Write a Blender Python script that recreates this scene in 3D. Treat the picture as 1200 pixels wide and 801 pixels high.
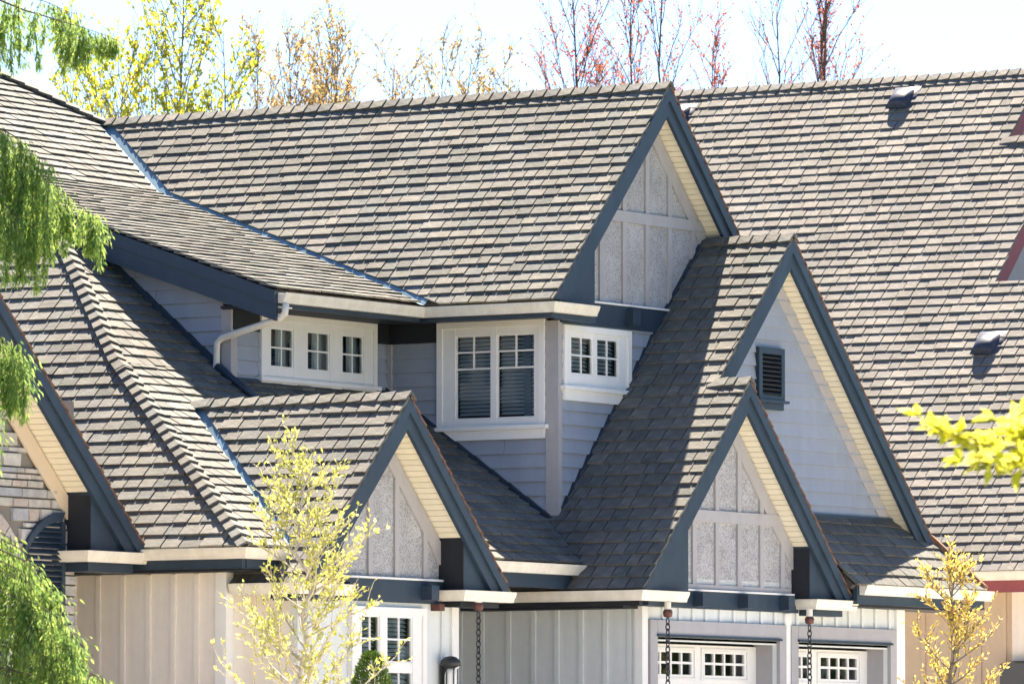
import bpy, math, random
from mathutils import Vector, Matrix
random.seed(7)
for o in list(bpy.data.objects): bpy.data.objects.remove(o)
SC = bpy.context.scene
COL = SC.collection
# ------------------------------------------------------------------ camera
PITCH = math.atan(545 / 8250); YAW = math.atan(8250 / 12770)
cd = bpy.data.cameras.new('camera'); cam = bpy.data.objects.new('camera', cd); COL.objects.link(cam)
cam.location = (44.645, -74.547, 1.6)
cam.rotation_euler = (math.pi / 2 + PITCH, 0, math.pi / 2 - math.atan(12770 / 8250))
cd.sensor_width = 36; cd.lens = 36 * 8250 / 1200; cd.clip_start = .5; cd.clip_end = 3000
cd.dof.use_dof = True; cd.dof.focus_distance = 86; cd.dof.aperture_fstop = 6.3
SC.camera = cam
# ------------------------------------------------------------------ sky, sun, exposure
SUN_EL, SUN_AZ = math.radians(59), math.radians(27.5)     # azimuth from +Y towards -X
W = bpy.data.worlds.new('World'); SC.world = W; W.use_nodes = True
nt = W.node_tree; bg = nt.nodes['Background']
sky = nt.nodes.new('ShaderNodeTexSky'); sky.sky_type = 'NISHITA'; sky.sun_disc = False
sky.sun_elevation = SUN_EL; sky.sun_rotation = -SUN_AZ
sky.air_density = .7; sky.dust_density = 1.2; sky.ozone_density = 4
tint = nt.nodes.new('ShaderNodeMix'); tint.data_type = 'RGBA'; tint.blend_type = 'MULTIPLY'; tint.inputs[0].default_value = 1; tint.inputs[7].default_value = (.86, .97, 1.07, 1)
nt.links.new(sky.outputs[0], tint.inputs[6]); nt.links.new(tint.outputs[2], bg.inputs[0]); bg.inputs[1].default_value = 0.05
sl = bpy.data.lights.new('sun', 'SUN'); sun = bpy.data.objects.new('sun', sl); COL.objects.link(sun)
sl.energy = 5.0; sl.angle = math.radians(.53); sl.color = (1, .86, .69)
to_sun = Vector((-math.sin(SUN_AZ) * math.cos(SUN_EL), math.cos(SUN_AZ) * math.cos(SUN_EL), math.sin(SUN_EL)))
sun.rotation_euler = to_sun.to_track_quat('Z', 'Y').to_euler(); sun.location = (-20, 40, 60)
vs = SC.view_settings; vs.view_transform = 'Standard'; vs.look = 'None'; vs.gamma = 1; vs.exposure = 2.5
SC.render.engine = 'CYCLES'; SC.cycles.max_bounces = 8; SC.cycles.transparent_max_bounces = 12
SC.cycles.use_denoising = True

# ------------------------------------------------------------------ materials
def mat(name, col, rough=.7, var=0., noise=0., nscale=8., bump=0., bscale=40., spec=.3, metal=0., streak=None, ramp=None, stain=0., sscale=(.7, .7, .7), moss=0.):
    m = bpy.data.materials.new(name); m.use_nodes = True; t = m.node_tree; N = t.nodes; L = t.links
    b = N['Principled BSDF']; b.inputs['Roughness'].default_value = rough; b.inputs['Metallic'].default_value = metal
    b.inputs['Specular IOR Level'].default_value = spec
    tc = N.new('ShaderNodeTexCoord')
    c = N.new('ShaderNodeRGB'); c.outputs[0].default_value = (*col, 1); out = c.outputs[0]
    if var or ramp:
        oi = N.new('ShaderNodeObjectInfo'); ge = N.new('ShaderNodeNewGeometry')
        ad = N.new('ShaderNodeMath'); ad.operation = 'ADD'; L.new(oi.outputs['Random'], ad.inputs[0]); L.new(ge.outputs['Random Per Island'], ad.inputs[1])
        fr = N.new('ShaderNodeMath'); fr.operation = 'FRACT'; L.new(ad.outputs[0], fr.inputs[0])
        if ramp:
            r = N.new('ShaderNodeValToRGB'); el = r.color_ramp.elements
            while len(el) < len(ramp): el.new(.5)
            for i, cc in enumerate(ramp): el[i].position = i / (len(ramp) - 1); el[i].color = (*cc, 1)
            L.new(fr.outputs[0], r.inputs[0]); out = r.outputs[0]
        if var:
            mr = N.new('ShaderNodeMapRange'); mr.inputs[3].default_value = 1 - var; mr.inputs[4].default_value = 1 + var; L.new(fr.outputs[0], mr.inputs[0])
            mx = N.new('ShaderNodeVectorMath'); mx.operation = 'SCALE'; L.new(out, mx.inputs[0]); L.new(mr.outputs[0], mx.inputs['Scale']); out = mx.outputs[0]
    if noise:
        nz = N.new('ShaderNodeTexNoise'); nz.inputs['Scale'].default_value = nscale; nz.inputs['Detail'].default_value = 6; nz.inputs['Roughness'].default_value = .65
        if streak:
            mp = N.new('ShaderNodeMapping'); mp.inputs['Scale'].default_value = streak; L.new(tc.outputs['Object'], mp.inputs[0]); L.new(mp.outputs[0], nz.inputs['Vector'])
        else: L.new(tc.outputs['Object'], nz.inputs['Vector'])
        mr = N.new('ShaderNodeMapRange'); mr.inputs[1].default_value = .25; mr.inputs[2].default_value = .75; mr.inputs[3].default_value = 1 - noise; mr.inputs[4].default_value = 1 + noise
        L.new(nz.outputs[0], mr.inputs[0])
        mx = N.new('ShaderNodeVectorMath'); mx.operation = 'SCALE'; L.new(out, mx.inputs[0]); L.new(mr.outputs[0], mx.inputs['Scale']); out = mx.outputs[0]
    if stain or moss:
        gp = N.new('ShaderNodeNewGeometry'); mp = N.new('ShaderNodeMapping'); mp.inputs['Scale'].default_value = sscale; L.new(gp.outputs['Position'], mp.inputs[0])
        sn = N.new('ShaderNodeTexNoise'); sn.inputs['Scale'].default_value = 1; sn.inputs['Detail'].default_value = 7; sn.inputs['Roughness'].default_value = .7; L.new(mp.outputs[0], sn.inputs['Vector'])
        if stain:
            mr = N.new('ShaderNodeMapRange'); mr.inputs[1].default_value = .3; mr.inputs[2].default_value = .7; mr.inputs[3].default_value = 1 - stain; mr.inputs[4].default_value = 1 + stain * .6; L.new(sn.outputs[0], mr.inputs[0])
            mx = N.new('ShaderNodeVectorMath'); mx.operation = 'SCALE'; L.new(out, mx.inputs[0]); L.new(mr.outputs[0], mx.inputs['Scale']); out = mx.outputs[0]
        if moss:
            s2 = N.new('ShaderNodeTexNoise'); s2.inputs['Scale'].default_value = 1.7; s2.inputs['Detail'].default_value = 9; s2.inputs['Roughness'].default_value = .75; L.new(gp.outputs['Position'], s2.inputs['Vector'])
            mr = N.new('ShaderNodeMapRange'); mr.inputs[1].default_value = .58; mr.inputs[2].default_value = .73; mr.inputs[3].default_value = 0; mr.inputs[4].default_value = moss; L.new(s2.outputs[0], mr.inputs[0])
            mm = N.new('ShaderNodeMix'); mm.data_type = 'RGBA'; mm.inputs[7].default_value = (.11, .12, .045, 1); L.new(mr.outputs[0], mm.inputs[0]); L.new(out, mm.inputs[6]); out = mm.outputs[2]
    L.new(out, b.inputs['Base Color'])
    if bump:
        n2 = N.new('ShaderNodeTexNoise'); n2.inputs['Scale'].default_value = bscale; n2.inputs['Detail'].default_value = 4
        L.new(tc.outputs['Object'], n2.inputs['Vector'])
        bp = N.new('ShaderNodeBump'); bp.inputs['Strength'].default_value = bump; bp.inputs['Distance'].default_value = .02
        L.new(n2.outputs[0], bp.inputs['Height']); L.new(bp.outputs[0], b.inputs['Normal'])
    return m

def leafmat(name, ramp, trans=.45, rough=.55):
    m = mat(name, (1, 1, 1), rough, ramp=ramp, spec=.25); t = m.node_tree; N = t.nodes; L = t.links
    b = N['Principled BSDF']; src = b.inputs['Base Color'].links[0].from_socket
    tr = N.new('ShaderNodeBsdfTranslucent'); L.new(src, tr.inputs[0])
    mx = N.new('ShaderNodeMixShader'); mx.inputs[0].default_value = trans
    L.new(b.outputs[0], mx.inputs[1]); L.new(tr.outputs[0], mx.inputs[2]); L.new(mx.outputs[0], N['Material Output'].inputs[0])
    return m

def glassmat(name):
    m = bpy.data.materials.new(name); m.use_nodes = True; t = m.node_tree; N = t.nodes; L = t.links
    N.remove(N['Principled BSDF'])
    g = N.new('ShaderNodeBsdfGlossy'); g.inputs['Roughness'].default_value = .02
    tr = N.new('ShaderNodeBsdfTransparent'); tr.inputs[0].default_value = (.78, .86, .88, 1)
    f = N.new('ShaderNodeFresnel'); f.inputs[0].default_value = 1.85
    mx = N.new('ShaderNodeMixShader'); L.new(f.outputs[0], mx.inputs[0]); L.new(tr.outputs[0], mx.inputs[1]); L.new(g.outputs[0], mx.inputs[2])
    L.new(mx.outputs[0], N['Material Output'].inputs[0]); return m

def roughcast(name):
    m = mat(name, (.4, .405, .42), .9, noise=.2, nscale=3.); t = m.node_tree; N = t.nodes; L = t.links; b = N['Principled BSDF']
    src = b.inputs['Base Color'].links[0].from_socket
    tc = N.new('ShaderNodeTexCoord'); v = N.new('ShaderNodeTexVoronoi'); v.inputs['Scale'].default_value = 62; L.new(tc.outputs['Object'], v.inputs['Vector'])
    r = N.new('ShaderNodeValToRGB'); el = r.color_ramp.elements
    el[0].position = 0; el[0].color = (.72, .66, .6, 1); el[1].position = 1; el[1].color = (1.06, 1.06, 1.08, 1)
    e = el.new(.3); e.color = (.82, .83, .87, 1); e = el.new(.5); e.color = (1.1, 1.08, 1.03, 1)
    sx = N.new('ShaderNodeSeparateColor'); L.new(v.outputs['Color'], sx.inputs[0]); L.new(sx.outputs[0], r.inputs[0])
    mu = N.new('ShaderNodeMix'); mu.data_type = 'RGBA'; mu.blend_type = 'MULTIPLY'; mu.inputs[0].default_value = 1
    L.new(src, mu.inputs[6]); L.new(r.outputs[0], mu.inputs[7]); L.new(mu.outputs[2], b.inputs['Base Color'])
    bp = N.new('ShaderNodeBump'); bp.inputs['Strength'].default_value = .9; bp.inputs['Distance'].default_value = .012; bp.invert = True
    L.new(v.outputs['Distance'], bp.inputs['Height']); L.new(bp.outputs[0], b.inputs['Normal']); return m

M = {}
M['shingle'] = mat('weathered_shake', (.2, .19, .175), .85, ramp=[(.092, .098, .092), (.142, .137, .123), (.112, .12, .116), (.165, .158, .14), (.106, .106, .098)], stain=.32, moss=.5, noise=.25, nscale=9., streak=(1, 1, 1), bump=.35, bscale=26, spec=.2)
M['nshingle'] = mat('weathered_shake_pale', (.23, .205, .18), .85, ramp=[(.135, .13, .12), (.178, .167, .15), (.152, .15, .143), (.2, .185, .165), (.145, .138, .126)], stain=.28, moss=.35, noise=.22, nscale=9., bump=.35, bscale=26, spec=.2)
M['deck'] = mat('roof_sheathing', (.07, .06, .052), .9)
M['edge'] = mat('shake_end_grain', (.16, .085, .05), .9, noise=.5, nscale=14.)
M['dark'] = mat('slate_blue_paint', (.027, .045, .07), .42, noise=.12, nscale=5., stain=.22, sscale=(3, 3, 1.2), spec=.35)
M['black'] = mat('dark_paint_and_eave_shade', (.016, .019, .026), .6, noise=.15)  # near-black paint; on the eave soffits it carries their shade
M['siding'] = mat('greige_lap_paint', (.3, .335, .4), .62, noise=.05, nscale=4., var=.035, stain=.09, sscale=(4, 4, .8))
M['greige'] = mat('greige_trim_paint', (.37, .36, .37), .6, noise=.05, stain=.08, sscale=(4, 4, 1))
M['white'] = mat('white_trim_paint', (.8, .79, .76), .42, noise=.03, stain=.05, sscale=(5, 5, .8))
M['cream'] = mat('cream_board_paint', (.8, .74, .66), .6, noise=.04, stain=.08, sscale=(5, 5, .5))
M['pale'] = mat('cream_board_paint_cool_shade', (.66, .69, .68), .6, noise=.04, stain=.08, sscale=(5, 5, .5))  # same board paint as cream, with its cooler light put into the colour
M['gutter'] = mat('cream_gutter_enamel', (.74, .7, .6), .4, noise=.05, nscale=6., stain=.14, sscale=(6, 6, 1.5))
M['soffit'] = mat('cream_vinyl_soffit', (.72, .67, .53), .6, noise=.04, var=.04)
M['frieze'] = mat('tan_frieze_paint', (.6, .5, .38), .6)
M['rough'] = roughcast('roughcast_stucco')
M['flash'] = mat('metal_flashing_sky_tint', (.13, .21, .27), .45, metal=.4, stain=.3, sscale=(2, 2, 2), noise=.15, nscale=4.)  # blue of the reflected sky is put into the metal colour
M['moss'] = mat('mossy_cap', (.16, .17, .06), .9, noise=.4, nscale=20.)
M['glass'] = glassmat('window_glass')
M['blind'] = mat('pale_blind', (.75, .78, .78), .6)
M['room'] = mat('dark_room', (.045, .06, .075), .9)
M['stone'] = mat('ledge_stone', (.4, .37, .33), .9, ramp=[(.33, .33, .33), (.42, .4, .36), (.38, .36, .34), (.29, .31, .34), (.47, .45, .42), (.4, .34, .3)], noise=.25, nscale=7., bump=.8, bscale=16)
M['mortar'] = mat('mortar', (.2, .185, .165), .95)
M['tan'] = mat('tan_board_paint', (.56, .45, .33), .65, noise=.05, stain=.06, sscale=(4, 4, .6))
M['red'] = mat('dusty_red_paint', (.26, .075, .085), .55, noise=.1)
M['vent'] = mat('painted_metal_vent', (.035, .046, .075), .5, noise=.25, stain=.3, sscale=(6, 6, 6))
M['iron'] = mat('black_iron', (.02, .021, .024), .5, spec=.5)
M['copper'] = mat('aged_copper', (.13, .06, .05), .55, metal=.3, noise=.2)
M['lampglass'] = mat('frosted_lamp_glass', (.8, .8, .77), .3)
M['greybox'] = mat('dark_grey_metal', (.09, .095, .1), .5)
M['lawn'] = mat('lawn_grass', (.085, .1, .04), .9, noise=.4, nscale=2.5)
M['concrete'] = mat('driveway_concrete', (.42, .41, .39), .85, noise=.12, nscale=2.)
M['bounce_paver'] = mat('warm_bounce_paving', (.58, .52, .45), .85, noise=.15, nscale=2.)  # for the added paving that bounces warm light
M['bark'] = mat('grey_bark', (.16, .14, .12), .9, noise=.35, nscale=14.)
M['palebark'] = mat('pale_bark', (.42, .39, .33), .85, noise=.35, nscale=20.)
M['redbark'] = mat('brown_bark', (.14, .1, .08), .9, noise=.3, nscale=10.)
M['lf_maple'] = leafmat('yellow_green_leaf', [(.42, .48, .05), (.6, .56, .06), (.34, .42, .04), (.64, .52, .07)], .55)
M['lf_tan'] = leafmat('tan_catkin', [(.5, .3, .11), (.42, .33, .14), (.6, .4, .18), (.4, .36, .12)])
M['lf_red'] = leafmat('red_bud', [(.55, .1, .05), (.42, .09, .06), (.6, .2, .08), (.38, .13, .09)], .5)
M['lf_birch'] = leafmat('lime_leaf', [(.5, .5, .12), (.42, .46, .08), (.6, .58, .22), (.36, .38, .06)], .5)
M['lf_sap'] = leafmat('amber_leaf', [(.6, .45, .1), (.66, .54, .2), (.5, .42, .06), (.62, .36, .14)], .5)
M['lf_near'] = leafmat('fresh_leaf', [(.62, .58, .06), (.5, .53, .05), (.7, .66, .14)], .6)
M['lf_cyp'] = leafmat('cypress_spray', [(.22, .36, .09), (.34, .45, .1), (.15, .28, .09), (.42, .5, .15), (.11, .22, .08)], .55)
M['lf_wood'] = leafmat('wood_leaf', [(.2, .24, .05), (.28, .3, .05), (.12, .17, .04)], .5)
M['lf_shrub'] = leafmat('shrub_needle', [(.05, .1, .02), (.09, .15, .025), (.04, .08, .02)], .3)

# ------------------------------------------------------------------ building helpers
def tagt(o, label, cat, group=None, kind=None):
    if label: o['label'] = label
    if cat: o['category'] = cat
    if group: o['group'] = group
    if kind: o['kind'] = kind
    return o
def empty(name, loc, label=None, cat=None, group=None):
    o = bpy.data.objects.new(name, None); COL.objects.link(o); o.location = loc; o.empty_display_size = .2
    return tagt(o, label, cat, group)
def link(name, me, parent=None, mw=None):
    o = bpy.data.objects.new(name, me); COL.objects.link(o)
    if parent is not None:
        o.parent = parent
        if parent.type == 'EMPTY': o.matrix_parent_inverse = Matrix.Translation(-Vector(parent.location))
    if mw is not None: o.matrix_basis = mw
    return o
class MB:
    def __init__(s): s.v = []; s.f = []; s.mi = []
    def add(s, vs, fs, mi=0):
        b = len(s.v); s.v += [tuple(p) for p in vs]; s.f += [tuple(i + b for i in f) for f in fs]; s.mi += [mi] * len(fs); return s
    def box(s, x0, x1, y0, y1, z0, z1, mi=0):
        return s.add([(x0, y0, z0), (x1, y0, z0), (x1, y1, z0), (x0, y1, z0), (x0, y0, z1), (x1, y0, z1), (x1, y1, z1), (x0, y1, z1)],
                     [(3, 2, 1, 0), (4, 5, 6, 7), (0, 1, 5, 4), (1, 2, 6, 5), (2, 3, 7, 6), (3, 0, 4, 7)], mi)
    def prism(s, pts, off, mi=0):
        pts = [Vector(p) for p in pts]; off = Vector(off); n = len(pts)
        nrm = Vector((0, 0, 0))
        for i in range(n): nrm += pts[i].cross(pts[(i + 1) % n])
        if nrm.dot(off) > 0: pts = pts[::-1]
        vs = pts + [p + off for p in pts]
        return s.add(vs, [tuple(range(n)), tuple(range(2 * n - 1, n - 1, -1))] + [(i, i + n, (i + 1) % n + n, (i + 1) % n) for i in range(n)], mi)
    def tube(s, pts, rad, k=6, cap=True, mi=0):
        pts = [Vector(p) for p in pts]
        if not hasattr(rad, '__len__'): rad = [rad] * len(pts)
        rings = []; up0 = None
        for i, p in enumerate(pts):
            d = (pts[min(i + 1, len(pts) - 1)] - pts[max(i - 1, 0)]).normalized()
            if up0 is None: up0 = d.orthogonal().normalized()
            a = (up0 - d * up0.dot(d)); a = a.normalized() if a.length > 1e-6 else d.orthogonal().normalized(); up0 = a; b = d.cross(a)
            rings.append([p + (a * math.cos(2 * math.pi * j / k) + b * math.sin(2 * math.pi * j / k)) * rad[i] for j in range(k)])
        vs = [q for r in rings for q in r]; fs = []
        for i in range(len(pts) - 1):
            for j in range(k):
                fs.append((i * k + j, i * k + (j + 1) % k, (i + 1) * k + (j + 1) % k, (i + 1) * k + j))
        if cap: fs += [tuple(range(k - 1, -1, -1)), tuple(range((len(pts) - 1) * k, len(pts) * k))]
        return s.add(vs, fs, mi)
    def mesh(s, name, mats, smooth=False):
        me = bpy.data.meshes.new(name); me.from_pydata(s.v, [], s.f)
        if not isinstance(mats, (list, tuple)): mats = [mats]
        for m in mats: me.materials.append(m)
        if len(mats) > 1: me.polygons.foreach_set('material_index', s.mi)
        if smooth: me.polygons.foreach_set('use_smooth', [True] * len(me.polygons))
        me.update(); return me
    def build(s, name, mats, parent=None, smooth=False, mw=None):
        return link(name, s.mesh(name, mats, smooth), parent, mw)
def clip(poly, P):          # Sutherland-Hodgman, P convex ccw in 2D
    out = poly
    for i in range(len(P)):
        a, b = P[i], P[(i + 1) % len(P)]; ex, ey = b[0] - a[0], b[1] - a[1]; inp = out; out = []
        for j in range(len(inp)):
            p, q = inp[j], inp[(j + 1) % len(inp)]
            sp = ex * (p[1] - a[1]) - ey * (p[0] - a[0]); sq = ex * (q[1] - a[1]) - ey * (q[0] - a[0])
            if sp >= 0: out.append(p)
            if (sp >= 0) != (sq >= 0):
                t = sp / (sp - sq); out.append((p[0] + (q[0] - p[0]) * t, p[1] + (q[1] - p[1]) * t))
        if len(out) < 3: return []
    return out
def area(p): return .5 * sum(p[i][0] * p[(i + 1) % len(p)][1] - p[(i + 1) % len(p)][0] * p[i][1] for i in range(len(p)))
def ccw(p): return p if area(p) > 0 else p[::-1]
def inside(poly, pts, eps=1e-5):
    for x, y in pts:
        for i in range(len(poly)):
            a, b = poly[i], poly[(i + 1) % len(poly)]
            if (b[0] - a[0]) * (y - a[1]) - (b[1] - a[1]) * (x - a[0]) < -eps: return False
    return True

GZ = 1.35
def gz(x, y):
    d = math.hypot(x + 4, (y - 5)); t = min(1, max(0, (d - 30) / 40)); return GZ * (1 - t * t * (3 - 2 * t))

# ------------------------------------------------------------------ ground
def ground():
    xs = sorted(set([-900, -400, -200, -120] + list(range(-90, 101, 6)) + [120, 200, 400, 900])); n = len(xs)
    b = MB(); b.add([(x, y, gz(x, y)) for y in xs for x in xs], [(j * n + i, j * n + i + 1, (j + 1) * n + i + 1, (j + 1) * n + i) for j in range(n - 1) for i in range(n - 1)])
    tagt(b.build('lawn', M['lawn'], smooth=True), None, None, kind='structure')
    b = MB(); b.box(-.3, 22, -9, 6.2, GZ - .2, GZ + .006); b.box(22, 34, -9, 6.2, GZ - 1.4, GZ - .1)
    b.box(-3.2, -.3, -8.7, -2.1, GZ - .2, GZ + .03);
    tagt(b.build('driveway', M['concrete']), None, None, kind='structure')
    b = MB(); b.box(-8.6, 6, -26, -9.01, GZ - .4, GZ + .012); tagt(b.build('bounce_patio', M['bounce_paver']), None, None, kind='structure')  # unseen paving, added to bounce warm light onto the lower left wall
    b = MB(); b.box(-12, 8, 6.21, 11.88, GZ - .3, GZ + .012); tagt(b.build('path', M['bounce_paver']), None, None, kind='structure')  # unseen strip, added to bounce light onto the neighbouring wall
ground()

# ------------------------------------------------------------------ roof slopes with individual shakes
class Slope:
    """kind 'front' faces -Y, 'side' faces +X, 'back' faces +Y ; z = z0 + pitch * run"""
    def __init__(s, kind, e, z0, pitch):
        s.kind = kind; s.e = e; s.z0 = z0; s.m = pitch; c = 1 / math.sqrt(1 + pitch * pitch); s.c = c
        if kind == 'front': s.O = Vector((0, e, z0)); s.U = Vector((1, 0, 0)); s.V = Vector((0, c, pitch * c))
        elif kind == 'side': s.O = Vector((e, 0, z0)); s.U = Vector((0, 1, 0)); s.V = Vector((-c, 0, pitch * c))
        else: s.O = Vector((0, e, z0)); s.U = Vector((-1, 0, 0)); s.V = Vector((0, -c, pitch * c))
        s.N = s.U.cross(s.V)
    def uv(s, x, y):
        if s.kind == 'front': return (x, (y - s.e) / s.c)
        if s.kind == 'side': return (y, (s.e - x) / s.c)
        return (-x, (s.e - y) / s.c)
    def z(s, x, y): return s.z0 + s.m * s.uv(x, y)[1] * s.c
    def P(s, u, v, w=0): return s.O + s.U * u + s.V * v + s.N * w
    def M(s, u, v, w=0):
        p = s.P(u, v, w); return Matrix(((s.U.x, s.V.x, s.N.x, p.x), (s.U.y, s.V.y, s.N.y, p.y), (s.U.z, s.V.z, s.N.z, p.z), (0, 0, 0, 1)))
WIDTHS = (.17, .21, .25, .29, .33)
TILE = {}
def tile_prism(poly, v0, L, t):
    n = len(poly); top = []; bot = []
    for u, v in poly:
        q = (v - v0) / L; wt = t * (1.9 * (1 - q) + .75 * q); top.append((u, v, wt)); bot.append((u, v, wt - t))
    return top + bot, [tuple(range(n)), tuple(range(2 * n - 1, n - 1, -1))] + [(i, i + n, (i + 1) % n + n, (i + 1) % n) for i in range(n)]
def shingles(S, polys, roof, rest, mt, exp=.19, t=.027, single=False, rng=None, vmin=-.04, pick=None):
    """polys: convex plan polygons [(x,y)..] ; loose shakes are children of `roof`, the others go to MB `rest`"""
    PU = [ccw([S.uv(*p) for p in P]) for P in polys]
    us = [p[0] for P in PU for p in P]; vs_ = [p[1] for P in PU for p in P]
    v = vmin; L = exp * 1.36; cnt = 0
    while v < max(vs_) - .02:
        u = min(us) - rng.uniform(0, .3)
        while u < max(us):
            wi = rng.choice((0, 1, 1, 2, 2, 3, 3, 4)); w = WIDTHS[wi]; du = rng.uniform(-.006, .006)
            jv = rng.gauss(0, .0022) - (rng.uniform(.012, .035) if rng.random() < .012 else 0); tt = t * rng.uniform(.9, 1.12); jw = rng.uniform(0, .003); rot = rng.gauss(0, .003)
            rect = [(u + .008, v + jv), (u + w - .008, v + jv + rot * w), (u + w - .008, v + jv + L), (u + .008, v + jv + L)]
            for P in PU:
                lowP = [(a, b) for a, b in P]
                if not lowP: continue
                # let the first course hang over the eave
                c = clip(rect, [(a, b + (vmin - .02 if abs(b) < 1e-4 else 0)) for a, b in P])
                if len(c) < 3 or area(c) < .0012: continue
                full = inside([(a, b + (vmin - .02 if abs(b) < 1e-4 else 0)) for a, b in P], rect)
                sing = single and (pick is None or pick(S.P(u + w / 2, v + L / 2)))
                if sing and full and cnt < 300:
                    key = (wi, exp, mt.name)
                    if key not in TILE:
                        b = MB(); vv, ff = tile_prism([(.008, 0), (w - .008, 0), (w - .008, L), (.008, L)], 0, L, t); b.add(vv, ff); TILE[key] = b.mesh('shingle', mt)
                    mw = S.M(u, v + jv, jw) @ Matrix.Rotation(rot, 4, 'Z') @ Matrix.Diagonal((1, 1, tt / t, 1))
                    link('shingle', TILE[key], roof, mw); cnt += 1
                else:
                    vv, ff = tile_prism(c, v + jv, L, tt)
                    rest.add([S.P(a, b, ww + jw) for a, b, ww in vv], ff)
            u += w
        v += exp
    return cnt
def deck(S, polys, parent, name='roof', th=.07, lift=-.012, mt=None):
    b = MB()
    for P in polys:
        P = ccw([S.uv(*p) for p in P]); b.prism([S.P(u, v, lift) for u, v in P], S.N * -th)
    return b.build(name, mt or M['deck'], parent)
def caps(pts, n1, n2, parent, mt, spacing=.2, hw=.12, start=0, t=.026, name='ridge_cap', lift=.03):
    """ridge or hip caps from pts[0] to pts[1] (butts face the pts[0] end); n1,n2 slope normals"""
    a, b = Vector(pts[0]), Vector(pts[1]); d = (b - a); Ln = d.length; d.normalize(); mid = (n1 + n2).normalized()
    s1 = d.cross(n1); s1 = -s1 if s1.dot(n2) > 0 else s1      # down slope 1
    s2 = d.cross(n2); s2 = -s2 if s2.dot(n1) > 0 else s2
    s1.normalize(); s2.normalize(); k = int(Ln / spacing); L = spacing * 1.35
    def cap(tt, L):
        m = MB(); sec = []
        for x, w in ((0, 1.9 * tt), (L, .8 * tt)):
            top = [s1 * hw + n1 * w, mid * (w * 1.05), s2 * hw + n2 * w]; bot = [s1 * hw + n1 * (w - tt), mid * (w - tt) * 1.05, s2 * hw + n2 * (w - tt)]
            sec += [d * x + p for p in top + bot]
        m.add(sec, [(0, 1, 7, 6), (1, 2, 8, 7), (3, 9, 10, 4), (4, 10, 11, 5), (0, 6, 9, 3), (2, 5, 11, 8), (0, 3, 4, 1), (1, 4, 5, 2), (6, 7, 10, 9), (7, 8, 11, 10)]); return m
    me = None; rg = random.Random(int(Ln * 1000))
    for i in range(k + 1):
        if me is None: me = cap(t, L).mesh(name, mt)
        p = a + d * min(i * spacing, Ln - L * .8) + mid * (lift * .4)
        link(name, me, parent, Matrix.Translation(p) @ Matrix.Rotation(rg.gauss(0, .012), 4, d) @ Matrix.Diagonal((1, 1, 1, 1)))

# ------------------------------------------------------------------ trim helpers
def gutter(path, ztop, parent, h=.125, mt=None, name='gutter'):
    """K-style gutter along a plan path; outward is on the right of travel"""
    prof = [(0, 0), (0, -h), (.075, -h), (.085, -h * .72), (.105, -h * .45), (.118, -h * .2), (.122, 0), (.112, 0), (.108, -.02), (.012, -.02), (.012, 0)]
    P = [Vector((x, y, 0)) for x, y in path]; n = len(P); k = len(prof); sec = []
    for i in range(n):
        d0 = (P[i] - P[i - 1]).normalized() if i else None; d1 = (P[i + 1] - P[i]).normalized() if i < n - 1 else None
        o0 = Vector((d0.y, -d0.x, 0)) if d0 else None; o1 = Vector((d1.y, -d1.x, 0)) if d1 else None
        o = o0 if o1 is None else o1 if o0 is None else (o0 + o1) / (1 + o0.dot(o1))
        sec.append([P[i] + o * a + Vector((0, 0, ztop + z)) for a, z in prof])
    b = MB(); vs_ = [q for s in sec for q in s]; fs = []
    for i in range(n - 1):
        for j in range(k): fs.append((i * k + j, i * k + (j + 1) % k, (i + 1) * k + (j + 1) % k, (i + 1) * k + j))
    fs += [tuple(range(k)), tuple(range(n * k - 1, (n - 1) * k - 1, -1))]
    return b.add(vs_, fs).build(name, mt or M['gutter'], parent)
def yz(poly, x0, x1, mb, mi=0): mb.prism([(x0, y, z) for y, z in poly], (x1 - x0, 0, 0), mi); return mb
def rake_poly(yr, zr, m, s, run, top, depth, zcut):
    """board under a rake, in (y,z): s=-1 left, +1 right"""
    ye = yr + s * run; P = [(yr, zr - top), (ye, zr - m * run - top), (ye, zr - m * run - top - depth), (yr, zr - top - depth)]
    P = ccw(P); box = [(-99, zcut), (99, zcut), (99, 99), (-99, 99)]
    return clip(P, box)
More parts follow.
